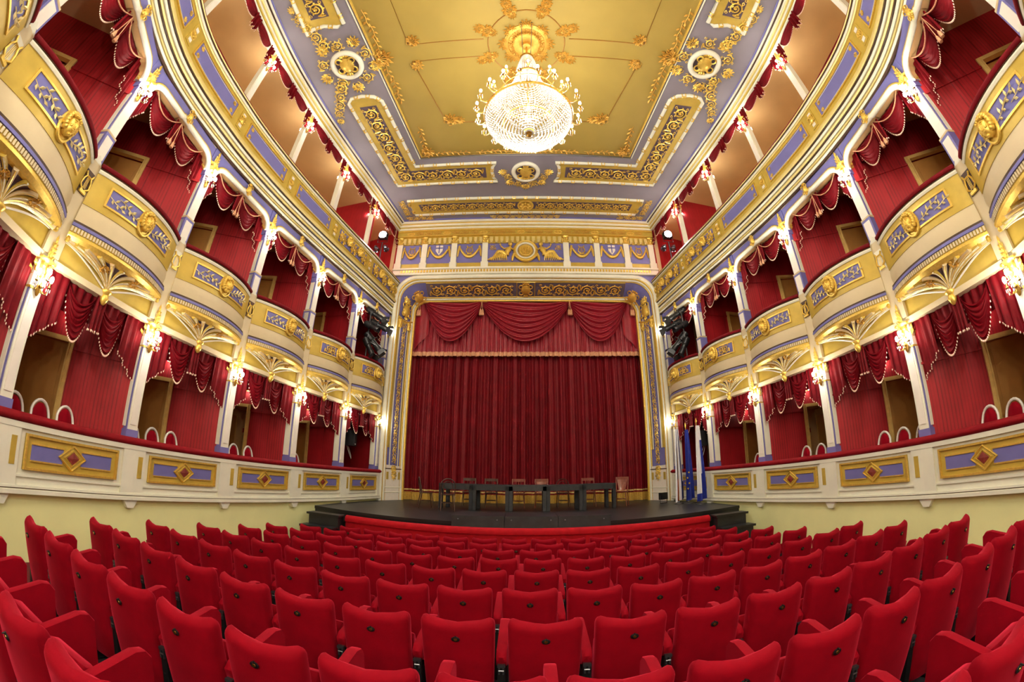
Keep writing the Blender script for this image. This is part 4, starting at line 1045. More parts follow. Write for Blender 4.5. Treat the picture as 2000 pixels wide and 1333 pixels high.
m = MB().grid(lambda u, v: (-4.5 + 9.0 * u, -.07, -.0 - (.30) * v), 4, 1); m.build('pelmet', valm, t, smooth=0)
for x0, x1 in ((-3.98, -1.72), (-1.72, 1.72), (1.72, 3.98)):
    def f(u, v, x0=x0, x1=x1):
        c = 1 - abs(2 * u - 1) ** 2.0; cc = c ** .8
        z = -.06 - c * (.16 + 1.58 * v) - .03 * v
        fold = math.sin(v * 7.0 * 2 * PI + 1.2 * math.sin(u * 5 + v * 4)); fold = math.copysign(abs(fold) ** .7, fold)
        return (x0 - .10 + (x1 - x0 + .20) * u, -.1 - .16 * cc - .065 * fold * (.15 + .85 * cc) - .06 * v, z)
    MB().grid(f, 48, 90).build('swag', valm, t, smooth=80)
for sg in (-1, 1):
    def f(u, v, sg=sg):
        x = 3.8 + .62 * u; return (sg * x, -.1 + .04 * math.sin(u * 9), -.1 - (1.35 + .75 * u) * v)
    MB().grid(f, 20, 6).build('tail', valm, t, smooth=80)
for x in (-4.22, -1.72, 1.72, 4.22):
    m = MB()
    for d in (-.04, .04):
        m.tube([(x, -.2, -.08), (x + d, -.24, -.5)], .012, 5); m.lathe([(.015, .06), (.045, 0), (.05, -.06), (.06, -.2), (.02, -.21)], 8, c=(x + d, -.24, -.52))
    m.build('tassel', pinkfr, t, smooth=60)

# ---------------------------------------------------------------- tables and chairs on the stage
for k in range(5):
    a = (k - 2) * .115; R = 9.2; x = R * math.sin(a); y = 11.5 + (1 - math.cos(a)) * R * 1.0
    t = thing('conference_table', 'black table with thick square legs, %s from the flag-side end of the row' % ORD[4 - k], 'table', (x + .02, y, 1.003), a, 'tables on the stage')
    m = MB(); m.box(-.525, .525, -.0, .62, .71, .75); m.build('table_top', blackt, t, smooth=0)
    m = MB(); m.box(-.525, .525, 0, .05, .58, .71); m.box(-.525, .525, .57, .62, .6, .71); m.build('apron', blackt, t, smooth=0)
    for xx in (-.525, .425):
        for yy in (0, .52):
            m = MB(); m.box(xx, xx + .1, yy, yy + .1, 0, .71); m.build('leg', blackt, t, smooth=0)
def bent_chair(kind, mt):
    d = []
    m = MB(); m.lathe([(.2, 0), (.215, .015), (.2, .03), (.02, .034)], 18, c=(0, 0, .44)); d.append(('seat', m.mesh('seat', mt, 50)))
    m = MB(); m.tube([(.15 * math.cos(a), .15 * math.sin(a), .22) for a in [2 * PI * k / 16 for k in range(16)]], .01, 5, True); d.append(('leg_ring', m.mesh('leg_ring', mt, 60)))
    for x in (-.15, .15):
        m = MB(); m.tube([(x, .14, .44), (x * 1.25, .2, 0)], [.017, .012], 6); d.append(('leg', m.mesh('leg', mt, 60)))
        m = MB(); m.tube([(x * 1.1, -.14, .5), (x * 1.2, -.17, .3), (x * 1.25, -.24, 0)], [.017, .016, .012], 6); d.append(('leg', m.mesh('leg', mt, 60)))
    if kind == 'loop':
        m = MB(); m.tube([(-.19, -.15, .44), (-.2, -.18, .65)] + [(.2 * math.cos(a), -.2 - .02 * math.sin(a), .7 + .2 * math.sin(a)) for a in [PI - PI * k / 10 for k in range(11)]] + [(.2, -.18, .65), (.19, -.15, .44)], .016, 6)
        d.append(('back_hoop', m.mesh('back_hoop', mt, 60)))
        m = MB(); m.tube([(-.11, -.16, .46), (-.12, -.19, .65)] + [(.12 * math.cos(a), -.2, .7 + .13 * math.sin(a)) for a in [PI - PI * k / 8 for k in range(9)]] + [(.12, -.19, .65), (.11, -.16, .46)], .012, 6)
        d.append(('inner_hoop', m.mesh('inner_hoop', mt, 60)))
    else:
        for x in (-.18, .18):
            m = MB(); m.tube([(x, -.15, .42), (x * 1.05, -.18, .65), (x * 1.1, -.25, .9)], .016, 6); d.append(('back_post', m.mesh('back_post', mt, 60)))
        m = MB(); m.grid(lambda u, v: (-.21 + .42 * u, -.25 - .03 * math.sin(PI * u), .82 + .09 * v), 10, 2); m.grid(lambda u, v: (-.21 + .42 * u, -.27 - .03 * math.sin(PI * u), .91 - .09 * v), 10, 2); d.append(('top_rail', m.mesh('top_rail', mt, 60)))
        if kind == 'solid':
            m = MB(); m.grid(lambda u, v: ((-.17 + .34 * u) * (.6 + .4 * v), -.17 - .075 * v - .02 * math.sin(PI * u), .48 + .34 * v), 8, 4); d.append(('back_panel', m.mesh('back_panel', mt, 60)))
        else:
            for x in (-.07, 0, .07):
                m = MB(); m.tube([(x, -.15, .46), (x, -.2, .66), (x, -.25, .83)], .009, 5); d.append(('spindle', m.mesh('spindle', mt, 60)))
    return d
CH = {('loop', 0): bent_chair('loop', chairw), ('rail', 0): bent_chair('rail', chairw), ('rail', 1): bent_chair('rail', chairr), ('solid', 1): bent_chair('solid', chairr)}
for x, y, rz, key, lab in ((-2.92, 11.65, -1.2, ('loop', 0), 'dark bentwood chair turned sideways at the table end away from the flags'), (-2.2, 11.15, .25, ('loop', 0), 'dark bentwood chair in front of the tables'),
        (-1.85, 13.0, PI, ('rail', 0), 'dark chair behind the end table away from the flags'), (-1.1, 12.75, PI + .1, ('rail', 0), 'dark spindle-back chair behind the tables beside the light wood chair'),
        (-.25, 12.6, PI, ('rail', 1), 'reddish spindle-back chair behind the middle table'), (.45, 12.6, PI - .1, ('solid', 1), 'reddish chair with a solid panel back behind the middle table'),
        (1.15, 12.75, PI, ('loop', 0), 'dark bentwood chair with round hoop back behind the tables'), (2.0, 12.9, PI, ('rail', 1), 'reddish spindle-back chair behind the end table near the flags'), (2.95, 12.5, PI - .4, ('solid', 1), 'reddish panel-back chair beside the table end near the flags')):
    t = thing('stage_chair', lab, 'chair', (x, y, 1.003), rz, 'chairs on the stage')
    for n_, me in CH[key]: ob(n_, me, t)

# ---------------------------------------------------------------- flags, floor floodlight, loudspeakers
def flag(x, y, h, spec, label, seed, top_gold=True):
    t = thing('flag', label, 'flag', (x, y, 1.003), 0, 'flags beside the stage')
    m = MB(); m.tube([(0, 0, .0), (.02, 0, h)], .014, 7); m.build('pole', brass, t); m = MB(); m.lathe([(.005, .14), (.03, .04), (.015, 0)], 8, c=(.02, 0, h)); m.build('finial', gold, t)
    m = MB(); m.lathe([(.14, 0), (.14, .02), (.03, .05), (.02, .08)], 16); m.build('base', iron, t)
    z1, z0 = h - .08, .1
    for (u0, u1, v0, v1, mt, nm) in spec:
        def f(u, v):
            a = u0 + (u1 - u0) * u; b = v0 + (v1 - v0) * v
            wd = .055 + .10 * (1 - b) ** .7
            return (.02 + (a - .5) * wd * 2, -.05 - .05 * math.sin(a * 11 + seed) * (.4 + (1 - b)) - .01 * math.sin(b * 7), z0 + (z1 - z0) * b + .1 * (a - .5) * (1 - b))
        MB().grid(f, 14, 20).build(nm, mt, t, smooth=80)
    return t
flag(4.56, 11.75, 2.35, [(0, .28, 0, 1, flagw, 'white_cloth'), (.28, .42, .3, 1, flagn, 'navy_stripe'), (.28, .42, 0, .3, flagr, 'red_stripe'), (.42, .62, 0, 1, flagw, 'white_cloth'), (.62, .78, 0, 1, flagn, 'navy_stripe'), (.78, 1, .25, 1, flagw, 'white_cloth'), (.78, 1, 0, .25, flagn, 'navy_stripe')], 'furled flag with white and navy stripes beside the proscenium', .3)
fb = flag(4.80, 11.55, 2.3, [(0, 1, 0, 1, flagb, 'blue_cloth')], 'furled plain blue flag with yellow stars between the two white flags', 1.7)
for k in range(4):
    m = MB(); q = [((.035 if j % 2 == 0 else .015) * math.sin(2 * PI * j / 10), (.035 if j % 2 == 0 else .015) * math.cos(2 * PI * j / 10)) for j in range(10)]
    m.prism(q, -.004, .0); m.build('star', starm, fb, smooth=0, loc=(-.06 + .05 * (k % 2), -.12, .45 + .16 * k))
flag(4.92, 11.0, 2.35, [(0, .5, .1, 1, flagw, 'white_cloth'), (.5, .8, .35, 1, flagw, 'white_cloth'), (.5, .8, 0, .35, flagb, 'blue_cloth'), (.8, 1, .0, .8, flagb, 'blue_cloth'), (0, .5, 0, .1, flagb, 'blue_cloth'), (.8, 1, .8, 1, flagw, 'white_cloth')], 'furled white and blue flag standing furthest from the proscenium', 2.6)
t = thing('floor_floodlight', 'small black floodlight on the stage floor behind the flags', 'lamp', (4.30, 12.4, 1.0), .5)
m = MB(); m.box(-.14, .14, -.06, .08, .12, .34); m.build('housing', blackm, t, smooth=0); m = MB(); m.box(-.12, .12, .08, .09, .14, .32); m.build('lens', iron, t, smooth=0); m = MB(); m.tube([(-.16, 0, .24), (-.16, 0, .01), (.16, 0, .01), (.16, 0, .24)], .012, 5); m.build('bracket', blackm, t)
for s in (-1, 1):
    P, rz, W = bayframe(0, s); mm_ = 1 if s < 0 else -1
    q = Matrix.Rotation(rz, 4, 'Z') @ Vector((mm_ * (-.2), -.55, 0))
    t = thing('loudspeaker', 'black loudspeaker in the first lower box from the stage, ' + SIDE[s], 'speaker', (P.x + q.x, P.y + q.y, 2.75), rz + mm_ * .3, 'box loudspeakers')
    m = MB(); m.box(-.2, .2, -.16, .14, 0, .5); m.build('cabinet', blackm, t, smooth=0); m = MB(); m.box(-.18, .18, .14, .152, .03, .47); m.build('grille', blackst, t, smooth=0)
    m = MB(); m.tube([(0, -.05, .5), (0, -.05, 1.2)], .02, 6); m.build('hanger', blackm, t); m = MB(); m.box(-.04, .04, .153, .157, .05, .08); m.build('badge', white, t, smooth=0)
    m = MB(); m.tube([(.1, -.1, 0), (.12, .0, -.25), (.02, .05, -.42), (-.1, .0, -.3), (-.06, -.1, .0)], .007, 5); m.build('cable', white, t)
# ---------------------------------------------------------------- stage lights
def spot_meshes():
    d = []
    m = MB(); m.lathe([(.02, -.38), (.1, -.36), (.12, -.3), (.12, -.05), (.09, -.02), (.09, .2), (.105, .22), (.105, .38), (.1, .38), (.09, .3)], 14); d.append(('housing', m.mesh('housing', blackm, 40)))
    m = MB()
    for k in range(7): m.lathe([(.118, -.29 + .033 * k), (.128, -.285 + .033 * k), (.128, -.275 + .033 * k), (.118, -.27 + .033 * k)], 14)
    d.append(('cooling_fin', m.mesh('cooling_fins', blackm, 40)))
    m = MB(); m.tube([(-.15, 0, 0), (-.15, .18, 0), (.15, .18, 0), (.15, 0, 0)], .014, 5); d.append(('yoke', m.mesh('yoke', blackm, 40)))
    m = MB(); m.lathe([(.01, .29), (.088, .3)], 14); d.append(('lens', m.mesh('lens', iron, 40)))
    m = MB()
    for a in (0, PI / 2, PI, 3 * PI / 2):
        c, s_ = math.cos(a), math.sin(a); m.add([(c * .11 - s_ * .1, s_ * .11 + c * .1, .38), (c * .11 + s_ * .1, s_ * .11 - c * .1, .38), (c * .19 + s_ * .13, s_ * .19 - c * .13, .54), (c * .19 - s_ * .13, s_ * .19 + c * .13, .54)], [(0, 1, 2, 3)])
    d.append(('barn_door', m.mesh('barn_doors', blackm, 0)))
    return d
SP = spot_meshes()
def spot(loc, aim, label, group, big=1.0, barn=True):
    t = bpy.data.objects.new('stage_spotlight', None); COL.objects.link(t); t.empty_display_size = .1
    d = Vector(aim).normalized(); x = d.cross(UP).normalized(); y = d.cross(x) * -1
    y = d.cross(x)
    if y.z < 0: y = -y; x = -x
    M = Matrix(((x.x, y.x, d.x, loc[0]), (x.y, y.y, d.y, loc[1]), (x.z, y.z, d.z, loc[2]), (0, 0, 0, 1)))
    t.matrix_world = M @ Matrix.Scale(big, 4); tag(t, label, 'spotlight', group)
    for n_, me in SP:
        if n_ == 'barn_door' and not barn: continue
        ob(n_, me, t)
    return t
for s in (-1, 1):
    tp = thing('lighting_pole', 'upright black lighting pole at the first middle box, ' + SIDE[s], 'pole', (s * 5.3, 11.9, 4.505))
    m = MB(); m.tube([(0, 0, 0), (0, 0, 2.85)], .028, 8); m.build('pole', blackm, tp); m = MB(); m.lathe([(.12, 0), (.12, .02), (.03, .04)], 12); m.build('base_plate', blackm, tp)
    for k, (dx, dy, z, aim, bg) in enumerate(((-.10, .1, 7.22, (-.8, .2, -.5), .95), (-.24, .25, 6.86, (-.85, .1, -.4), .95), (-.16, -.15, 6.66, (-.8, -.2, -.45), .9), (-.14, .16, 6.24, (-.65, .2, -.75), 1.05), (-.12, -.1, 5.98, (-.5, -.1, -.85), .95))):
        spot((s * (5.3 + dx), 11.9 + dy, z), (s * aim[0], aim[1], aim[2]), 'black stage spotlight, %s from the top of the pole, %s' % (ORD[k], SIDE[s]), 'stage spotlights on the poles', bg, k != 2)
    # bright floodlight in the corner of the gallery with two small spots below
    P = Vector((s * 5.5, 12.3))
    t = thing('gallery_floodlight', 'glaring white floodlight in the gallery corner, ' + SIDE[s], 'floodlight', (P.x, P.y, 10.68), 0, 'gallery floodlights')
    m = MB(); m.box(-.16, .16, -.05, .16, -.13, .13); m.build('housing', blackm, t, smooth=0)
    m = MB(); m.lathe([(.15, 0), (.13, .03), (.02, .05)], 20); o = m.build('lens', floodl, t, smooth=60); o.matrix_local = frame((0, -.05, 0), (1, 0, 0), (0, -1, 0))
    m = MB(); m.tube([(-.2, .05, 0), (-.2, .05, -.3), (.2, .05, -.3), (.2, .05, 0)], .014, 5); m.build('yoke', blackm, t)
    m = MB(); m.tube([(-.0, .05, -.3), (0, .05, -1.35)], .022, 6); m.build('stand', blackm, t)
    l = bpy.data.lights.new('flood_light', 'SPOT'); l.energy = LP['flood']; l.color = (.9, .95, 1.0); l.spot_size = 2.4; l.spot_blend = .8; l.shadow_soft_size = .12
    o = ob('flood_light', l, t, loc=(0, -.12, 0)); o.rotation_euler = Vector((-s * 3.6, -8.5, -9.0)).to_track_quat('-Z', 'Y').to_euler()
    for k, dx in enumerate((-.22, .16)):
        spot((P.x + dx, P.y + .05, 10.12), (-s * .4, -.6, -.6), 'small black spotlight under the gallery floodlight, %s, %s' % ('inner' if dx * s < 0 else 'outer', SIDE[s]), 'small gallery spotlights', .55)
# ---------------------------------------------------------------- painted and gilded ceiling
DN = Vector((0, 0, -1))
def cpoly(pts, z, nm, mt, th=.02):
    n = len(pts); m = MB()
    m.add([(x, y, z) for x, y in pts] + [(x, y, z + th) for x, y in pts], [tuple(range(n)), tuple(range(2 * n - 1, n - 1, -1))] + [(i, i + n, (i + 1) % n + n, (i + 1) % n) for i in range(n)])
    return m.build(nm, mt, CE, smooth=0)
yx = lambda y: 3.42 + .118 * (9.33 - y)
Y1 = 9.33
cpoly([(-yx(Y1), Y1), (yx(Y1), Y1), (yx(.8), .8), (-yx(.8), .8)][::-1], CZ - .012, 'centre_panel', ceily, .012)
def cl(path, r, mt, nm, z=CZ - .015, closed=False, seg=6):
    m = MB(); m.tube([(x, y, z) for x, y in path], r, seg, closed); return m.build(nm, mt, CE, smooth=50)
cl([(-yx(.8), .8), (-yx(Y1), Y1), (yx(Y1), Y1), (yx(.8), .8)], .035, gold, 'centre_moulding')
cl([(-yx(.8) - .08, .8), (-yx(Y1) - .08, Y1 + .08), (yx(Y1) + .08, Y1 + .08), (yx(.8) + .08, .8)], .022, cream, 'centre_fillet')
# leafy vine trails inside the yellow panel
for sg in (-1, 1):
    for k in range(3):
        put('vine', 'vine_sprig', CE, (sg * (yx(9.0 - .0) - .22 - .0 * k), 9.05 - .42 * k, CZ - .02), (sg * -.1, 1, 0), DN, .42, flip=sg > 0)
        put('vine', 'vine_sprig', CE, (sg * (yx(Y1) - .45 - .44 * k), Y1 - .14, CZ - .02), (1, 0, 0), DN, .42, flip=k % 2 == 0)
        put('vine', 'vine_sprig', CE, (sg * (.55 + .42 * k), Y1 - .13, CZ - .02), (1, 0, 0), DN, .42, flip=k % 2 == 0)
        for dd in (1, -1):
            y = 5.45 + dd * (.45 + .42 * k); put('vine', 'vine_sprig', CE, (sg * (yx(y) - .17 - .05 * (k % 2)), y, CZ - .02), (sg * -.12, 1, 0), DN, .42, flip=dd > 0)
    put('sprayd', 'corner_spray', CE, (sg * (yx(Y1) - .16), Y1 - .16, CZ - .02), Vector((-sg, -1, 0)).cross(DN), DN, .4)
    put('sprayd', 'side_spray', CE, (sg * (yx(5.45) - .04), 5.45, CZ - .02), Vector((-sg, 0, 0)).cross(DN), DN, .5)
# thin line frames and their corner sprays
ax = lambda y: 2.36 + .262 * (7.94 - y)
for sg in (-1, 1):
    cl([(sg * 1.05, 5.68), (sg * ax(5.68), 5.68), (sg * ax(7.94), 7.94), (0, 7.94)], .016, bronzel, 'line_frame', seg=5)
    cl([(sg * 1.05, 5.16), (sg * 2.95, 5.16), (sg * 3.25, 2.9), (0, 2.9)], .016, bronzel, 'line_frame', seg=5)
    put('sprayd', 'corner_spray', CE, (sg * (ax(7.94) - .05), 7.9, CZ - .02), Vector((sg * -.8, -1, 0)).cross(DN), DN, .45)
    put('sprayd', 'corner_spray', CE, (sg * (ax(7.94) - .3), 7.86, CZ - .02), Vector((sg * -1, -.3, 0)).cross(DN), DN, .3)
    put('sprayd', 'corner_spray', CE, (sg * (ax(5.68) - .03), 5.72, CZ - .02), Vector((sg * -1, 1, 0)).cross(DN), DN, .34)
    put('sprayd', 'corner_spray', CE, (sg * 2.9, 5.12, CZ - .02), Vector((sg * -1, -1, 0)).cross(DN), DN, .34)
# rosette over the chandelier
RC = (0, 5.32)
cl([(RC[0] + .95 * math.cos(a), RC[1] + .95 * math.sin(a)) for a in [2 * PI * k / 40 for k in range(40)]], .016, bronzel, 'rosette_line', closed=True, seg=5)
for k in range(8):
    a = PI / 8 + k * PI / 4; d = Vector((math.cos(a), math.sin(a), 0)); c = (RC[0] + d.x * .93, RC[1] + d.y * .93, CZ - .02)
    put('sprayd', 'rosette_spray', CE, c, d.cross(DN), DN, .34); put('sprayd', 'rosette_spray', CE, (c[0] + d.x * .22, c[1] + d.y * .22, CZ - .02), d.cross(DN), DN, .26)
    put('sprayd', 'rosette_spray', CE, c, (-d).cross(DN), DN, .2)
    a = k * PI / 4; d = Vector((math.cos(a), math.sin(a), 0))
    put('sprayd', 'rosette_leaf', CE, (RC[0] + d.x * .42, RC[1] + d.y * .42, CZ - .03), d.cross(DN), DN, .34)
m = MB(); m.lathe([(.56, 0), (.56, -.05), (.46, -.07), (.44, -.04), (.36, -.04), (.34, -.12), (.2, -.15), (.12, -.12), (.1, -.2), (.03, -.22)], 32, c=(RC[0], RC[1], CZ)); m.build('ceiling_rose', goldd, CE, smooth=40)
for k in range(12):
    a = 2 * PI * k / 12; d = Vector((math.cos(a), math.sin(a), 0)); put('sprayd', 'rose_petal', CE, (RC[0] + d.x * .2, RC[1] + d.y * .2, CZ - .1), d.cross(DN), DN, .24)
# moulded panels: reeded frame, ochre band, dusky strip with scrolls
def reeded(path, nm='reeded_frame', r=.055, closed=True):
    pts = [Vector((x, y, CZ - .03)) for x, y in path]; n = len(pts)
    m = MB(); m.tube(pts, r, 8, closed); m.build(nm, cream, CE, smooth=60)
    tie = MB()
    for k in range(n if closed else n - 1):
        a, b = pts[k], pts[(k + 1) % n]; L = (b - a).length; q = max(1, int(L / .42)) if L > .25 else 0
        for j in range(q):
            c = a + (b - a) * ((j + .5) / q); d = (b - a).normalized(); 
            for e in (-.05, .05): tie.tube([c + d * (e - .012) , c + d * (e + .012)], r * 1.22, 7)
            tie.tube([c - d * .05 + DN * r * 1.1, c + d * .05 + DN * r * 1.1], .02, 5)
    if tie.v: tie.build('reed_ties', gold, CE, smooth=50, kind='stuff')
def seg_arc(cx, cy, r, a0, a1, n=8): return [(cx + r * math.cos(a0 + (a1 - a0) * k / n), cy + r * math.sin(a0 + (a1 - a0) * k / n)) for k in range(n + 1)]
MF = (0, 10.2); ML = 4.72; MY = 5.48
for sg in (-1, 1):
    X = lambda x: sg * x
    xo = lambda y: 4.60 + .135 * (10.68 - y); xi = lambda y: 3.73 + .13 * (9.75 - y)
    ye = 6.62
    # L shaped panel, concave ends around the medallions
    path = [(X(.98), 10.68), (X(xo(10.68)), 10.68), (X(xo(8.6)), 8.6), (X(xo(ye + .18)), ye + .18)]
    path += [(X(xo(ye) - .16), ye + .02), (X((xo(ye) + xi(ye)) / 2), ye - .02), (X(xi(ye) + .16), ye + .06), (X(xi(ye + .25)), ye + .25), (X(xi(8.2)), 8.2), (X(xi(9.75)), 9.75), (X(.98), 9.75), (X(1.12), 9.95), (X(1.15), 10.2), (X(1.12), 10.48)]
    if sg < 0: path = path[::-1]
    cpoly(path[::-1] if True else path, CZ - .03, 'ochre_panel', ochre, .03)
    reeded(path)
    for (a, b, wd) in (((1.45, 10.215), (xi(9.75) + .2, 10.215), .5),):
        cpoly([(X(a[0] - .1), 9.96), (X(b[0] + .45), 9.96), (X(b[0] + .45), 10.47), (X(a[0] - .1), 10.47)][::-1] if sg > 0 else [(X(a[0] - .1), 9.96), (X(b[0] + .45), 9.96), (X(b[0] + .45), 10.47), (X(a[0] - .1), 10.47)], CZ - .036, 'dusky_strip', lilacd, .006)
        scroll_strip(CE, (X(a[0]), 10.215, CZ - .04), (X(b[0]), 10.215, CZ - .04), .48, DN)
    xm = lambda y: (xo(y) + xi(y)) / 2
    q = [(X(xm(10.3) - .26), 10.47), (X(xm(10.3) + .26), 10.47), (X(xm(7.1) + .26), 7.0), (X(xm(7.1) - .26), 7.0)]
    cpoly(q if sg < 0 else q[::-1], CZ - .037, 'dusky_strip', lilacd, .006)
    scroll_strip(CE, (X(xm(10.3)), 10.45, CZ - .042), (X(xm(7.1)), 7.05, CZ - .042), .48, DN)
    # rear side panel
    y0 = 4.24; xo2 = lambda y: 5.46 + .03 * (4.24 - y); xi2 = lambda y: 4.42 + .1 * (4.24 - y)
    path = [(X(xi2(y0)), y0), (X(xi2(y0) + .18), y0 + .06), (X(4.94), y0 - .04), (X(xo2(y0) - .2), y0 - .02), (X(xo2(y0)), y0 + .12), (X(xo2(1)), 1.0), (X(xi2(1)), 1.0)]
    if sg < 0: path = path[::-1]
    cpoly(path, CZ - .03, 'ochre_panel', ochre, .03); reeded(path)
    q = [(X(4.72), 3.95), (X(5.22), 3.95), (X(5.27), 1.2), (X(4.95), 1.2)]
    cpoly(q if sg < 0 else q[::-1], CZ - .036, 'dusky_strip', lilacd, .006)
    scroll_strip(CE, (X(4.97), 3.9, CZ - .04), (X(5.05), 1.3, CZ - .04), .46, DN)
    # side medallion with scrolling foliage
    c = (X(ML), MY)
    cl(seg_arc(c[0], c[1], .40, 0, 2 * PI, 32)[:-1], .075, cream, 'medallion_ring', CZ - .05, True, 8)
    cpoly(seg_arc(c[0], c[1], .36, 0, 2 * PI, 24)[:-1][::-1], CZ - .02, 'medallion_ground', lilacd, .02)
    put('crest', 'medallion_crest', CE, (c[0], c[1], CZ - .03), (1, 0, 0), DN, .66)
    for k in range(10):
        a = 2 * PI * k / 10 + .2; d = Vector((math.cos(a), math.sin(a), 0)); put('scroll' if k % 2 else 'spray', 'medallion_scroll', CE, (c[0] + d.x * .66, c[1] + d.y * .66, CZ - .03), d.cross(DN), DN, .36, flip=k % 4 == 1)
    for dy in (-1, 1):
        for k in range(4):
            put('scroll', 'foliage_scroll', CE, (c[0] + sg * (.42 + .13 * k), c[1] + dy * (.72 + .3 * k), CZ - .03), (sg * .3, dy, 0), DN, .40 - .03 * k, flip=k % 2 == 0)
        put('spray', 'foliage_tip', CE, (c[0] + sg * .86, c[1] + dy * 1.85, CZ - .03), Vector((sg * .2, dy, 0)).cross(DN), DN, .24)
    # corner scrolls outside the front strip
    for k in range(4):
        put('scroll', 'corner_scroll', CE, (X(4.72 - .02 * k), 11.7 + .22 * k, CZ - .03), (0, 1, 0), DN, .26, flip=k % 2 == 0)
        put('scroll', 'corner_scroll', CE, (X(4.62 - .27 * k), 12.72, CZ - .03), (1, 0, 0), DN, .26, flip=k % 2 == 0)
# front medallion
cl(seg_arc(MF[0], MF[1], .42, 0, 2 * PI, 32)[:-1], .075, cream, 'medallion_ring', CZ - .05, True, 8)
cpoly(seg_arc(MF[0], MF[1], .38, 0, 2 * PI, 24)[:-1][::-1], CZ - .02, 'medallion_ground', lilacd, .02)
put('crest', 'medallion_crest', CE, (MF[0], MF[1], CZ - .03), (-1, 0, 0), DN, .68)
for k in range(9):
    a = PI * k / 8 - .0; d = Vector((math.cos(a), math.sin(a), 0)); put('scroll' if k % 2 else 'spray', 'medallion_scroll', CE, (MF[0] + d.x * .68, MF[1] + d.y * .66, CZ - .03), d.cross(DN), DN, .3, flip=k % 4 == 1)
# long strip panel next to the proscenium
path = [(-4.48, 11.6), (4.48, 11.6), (4.36, 12.5), (-4.36, 12.5)]
cpoly(path[::-1], CZ - .03, 'ochre_panel', ochre, .03); reeded(path)
cpoly([(-4.1, 11.86), (4.1, 11.86), (4.05, 12.28), (-4.05, 12.28)][::-1], CZ - .036, 'dusky_strip', lilacd, .006)
for sg in (-1, 1): scroll_strip(CE, (sg * .4, 12.07, CZ - .04), (sg * 4.0, 12.07, CZ - .04), .38, DN)
put('rosette', 'strip_rosette', CE, (0, 12.07, CZ - .03), (1, 0, 0), DN, .62)
for k in range(11):
    x = -1.25 + .25 * k; put('scroll', 'foliage_scroll', CE, (x, 12.78, CZ - .03), (1, 0, 0), DN, .24, flip=k % 2 == 0)

# ---------------------------------------------------------------- chandelier
ch = thing('chandelier', 'large crystal chandelier with candle bulbs hanging from the gilded ceiling rose', 'chandelier', (RC[0], RC[1], 8.1))
z = lambda a: a - 8.1
B = lambda mb, n_, mt, **k: mb.build(n_, mt, ch, **k)
m = MB(); m.tube([(0, 0, z(11.6)), (0, 0, z(8.6))], .022, 8); B(m, 'stem', brass)
for dx in (-.13, .13):
    m = MB(); m.tube([(dx, -.62, z(11.74)), (dx * .7, -.1, z(11.0))], .008, 5); B(m, 'suspension_wire', iron)
m = MB(); m.lathe([(.05, .0), (.14, .03), (.16, .07), (.12, .12), (.1, .16)], 20, c=(0, 0, z(10.92))); B(m, 'crown', brass, smooth=40)
def beadnet(f, nu, nv, r, nm, mt=crystal):
    m = MB()
    for i in range(nu):
        for j in range(nv):
            x, y, zz = f(i / nu, (j + .5) / nv); a, b = r
            m.add([(x - a, y, zz), (x, y - a, zz), (x + a, y, zz), (x, y + a, zz), (x, y, zz + b), (x, y, zz - b)], [(0, 1, 4), (1, 2, 4), (2, 3, 4), (3, 0, 4), (1, 0, 5), (2, 1, 5), (3, 2, 5), (0, 3, 5)])
    B(m, nm, mt, smooth=0, kind='stuff')
def tent(u, v):
    r = .13 + .14 * v + .02 * math.sin(v * PI); return (r * math.cos(2 * PI * u), r * math.sin(2 * PI * u), z(10.95) - .85 * v)
beadnet(tent, 36, 22, (.014, .022), 'crystal_tent')
def tent2(u, v):
    r = .27 + .59 * v ** 1.3; return (r * math.cos(2 * PI * u), r * math.sin(2 * PI * u), z(10.1) - 1.4 * v ** .8)
beadnet(tent2, 60, 26, (.018, .028), 'crystal_canopy')
def bowlf(u, v):
    a = v * PI / 2 * .97; r = .86 * math.cos(a); return (r * math.cos(2 * PI * u + v * .2), r * math.sin(2 * PI * u + v * .2), z(8.62) - .46 * math.sin(a))
beadnet(bowlf, 84, 20, (.022, .028), 'crystal_bowl')
for rr, zz, w_ in ((.87, 8.65, .03), (.28, 10.1, .02), (.5, 8.4, .012), (.6, 9.35, .016)):
    m = MB(); m.tube([(rr * math.cos(2 * PI * k / 40), rr * math.sin(2 * PI * k / 40), z(zz)) for k in range(40)], w_, 6, True); B(m, 'hoop', brass, smooth=60)
m = MB(); m.lathe([(.01, -.16), (.05, -.12), (.03, -.06), (.09, -.02), (.1, .02), (.02, .04)], 14, c=(0, 0, z(8.2))); B(m, 'finial', brass, smooth=50)
m = MB(); m.tube([(0, 0, .03), (.08, 0, -.06), (.17, 0, -.05), (.2, 0, .06), (.19, 0, .1)], .012, 5); m.lathe([(.01, 0), (.05, .015), (.02, .03)], 9, c=(.19, 0, .1)); m.lathe([(.014, .03), (.014, .12)], 7, c=(.19, 0, .1)); ARM = m.mesh('arm', brass, 50)
m = MB(); m.ell((.19, 0, .27), (.028, .028, .05), 8, 6); BUL = m.mesh('bulb', bulb, 60)
m = MB()
for k in range(6): m.ell((.19 + .05 * math.cos(k * 1.05), .05 * math.sin(k * 1.05), .07), (.01, .01, .04), 4, 3)
for k in range(8): f = k / 7; m.ell((.02 + .16 * f, 0, .02 - .16 * f * (1 - f) - .05), (.01, .01, .014), 4, 3)
DRP = m.mesh('crystal_drops', crystal, 0)
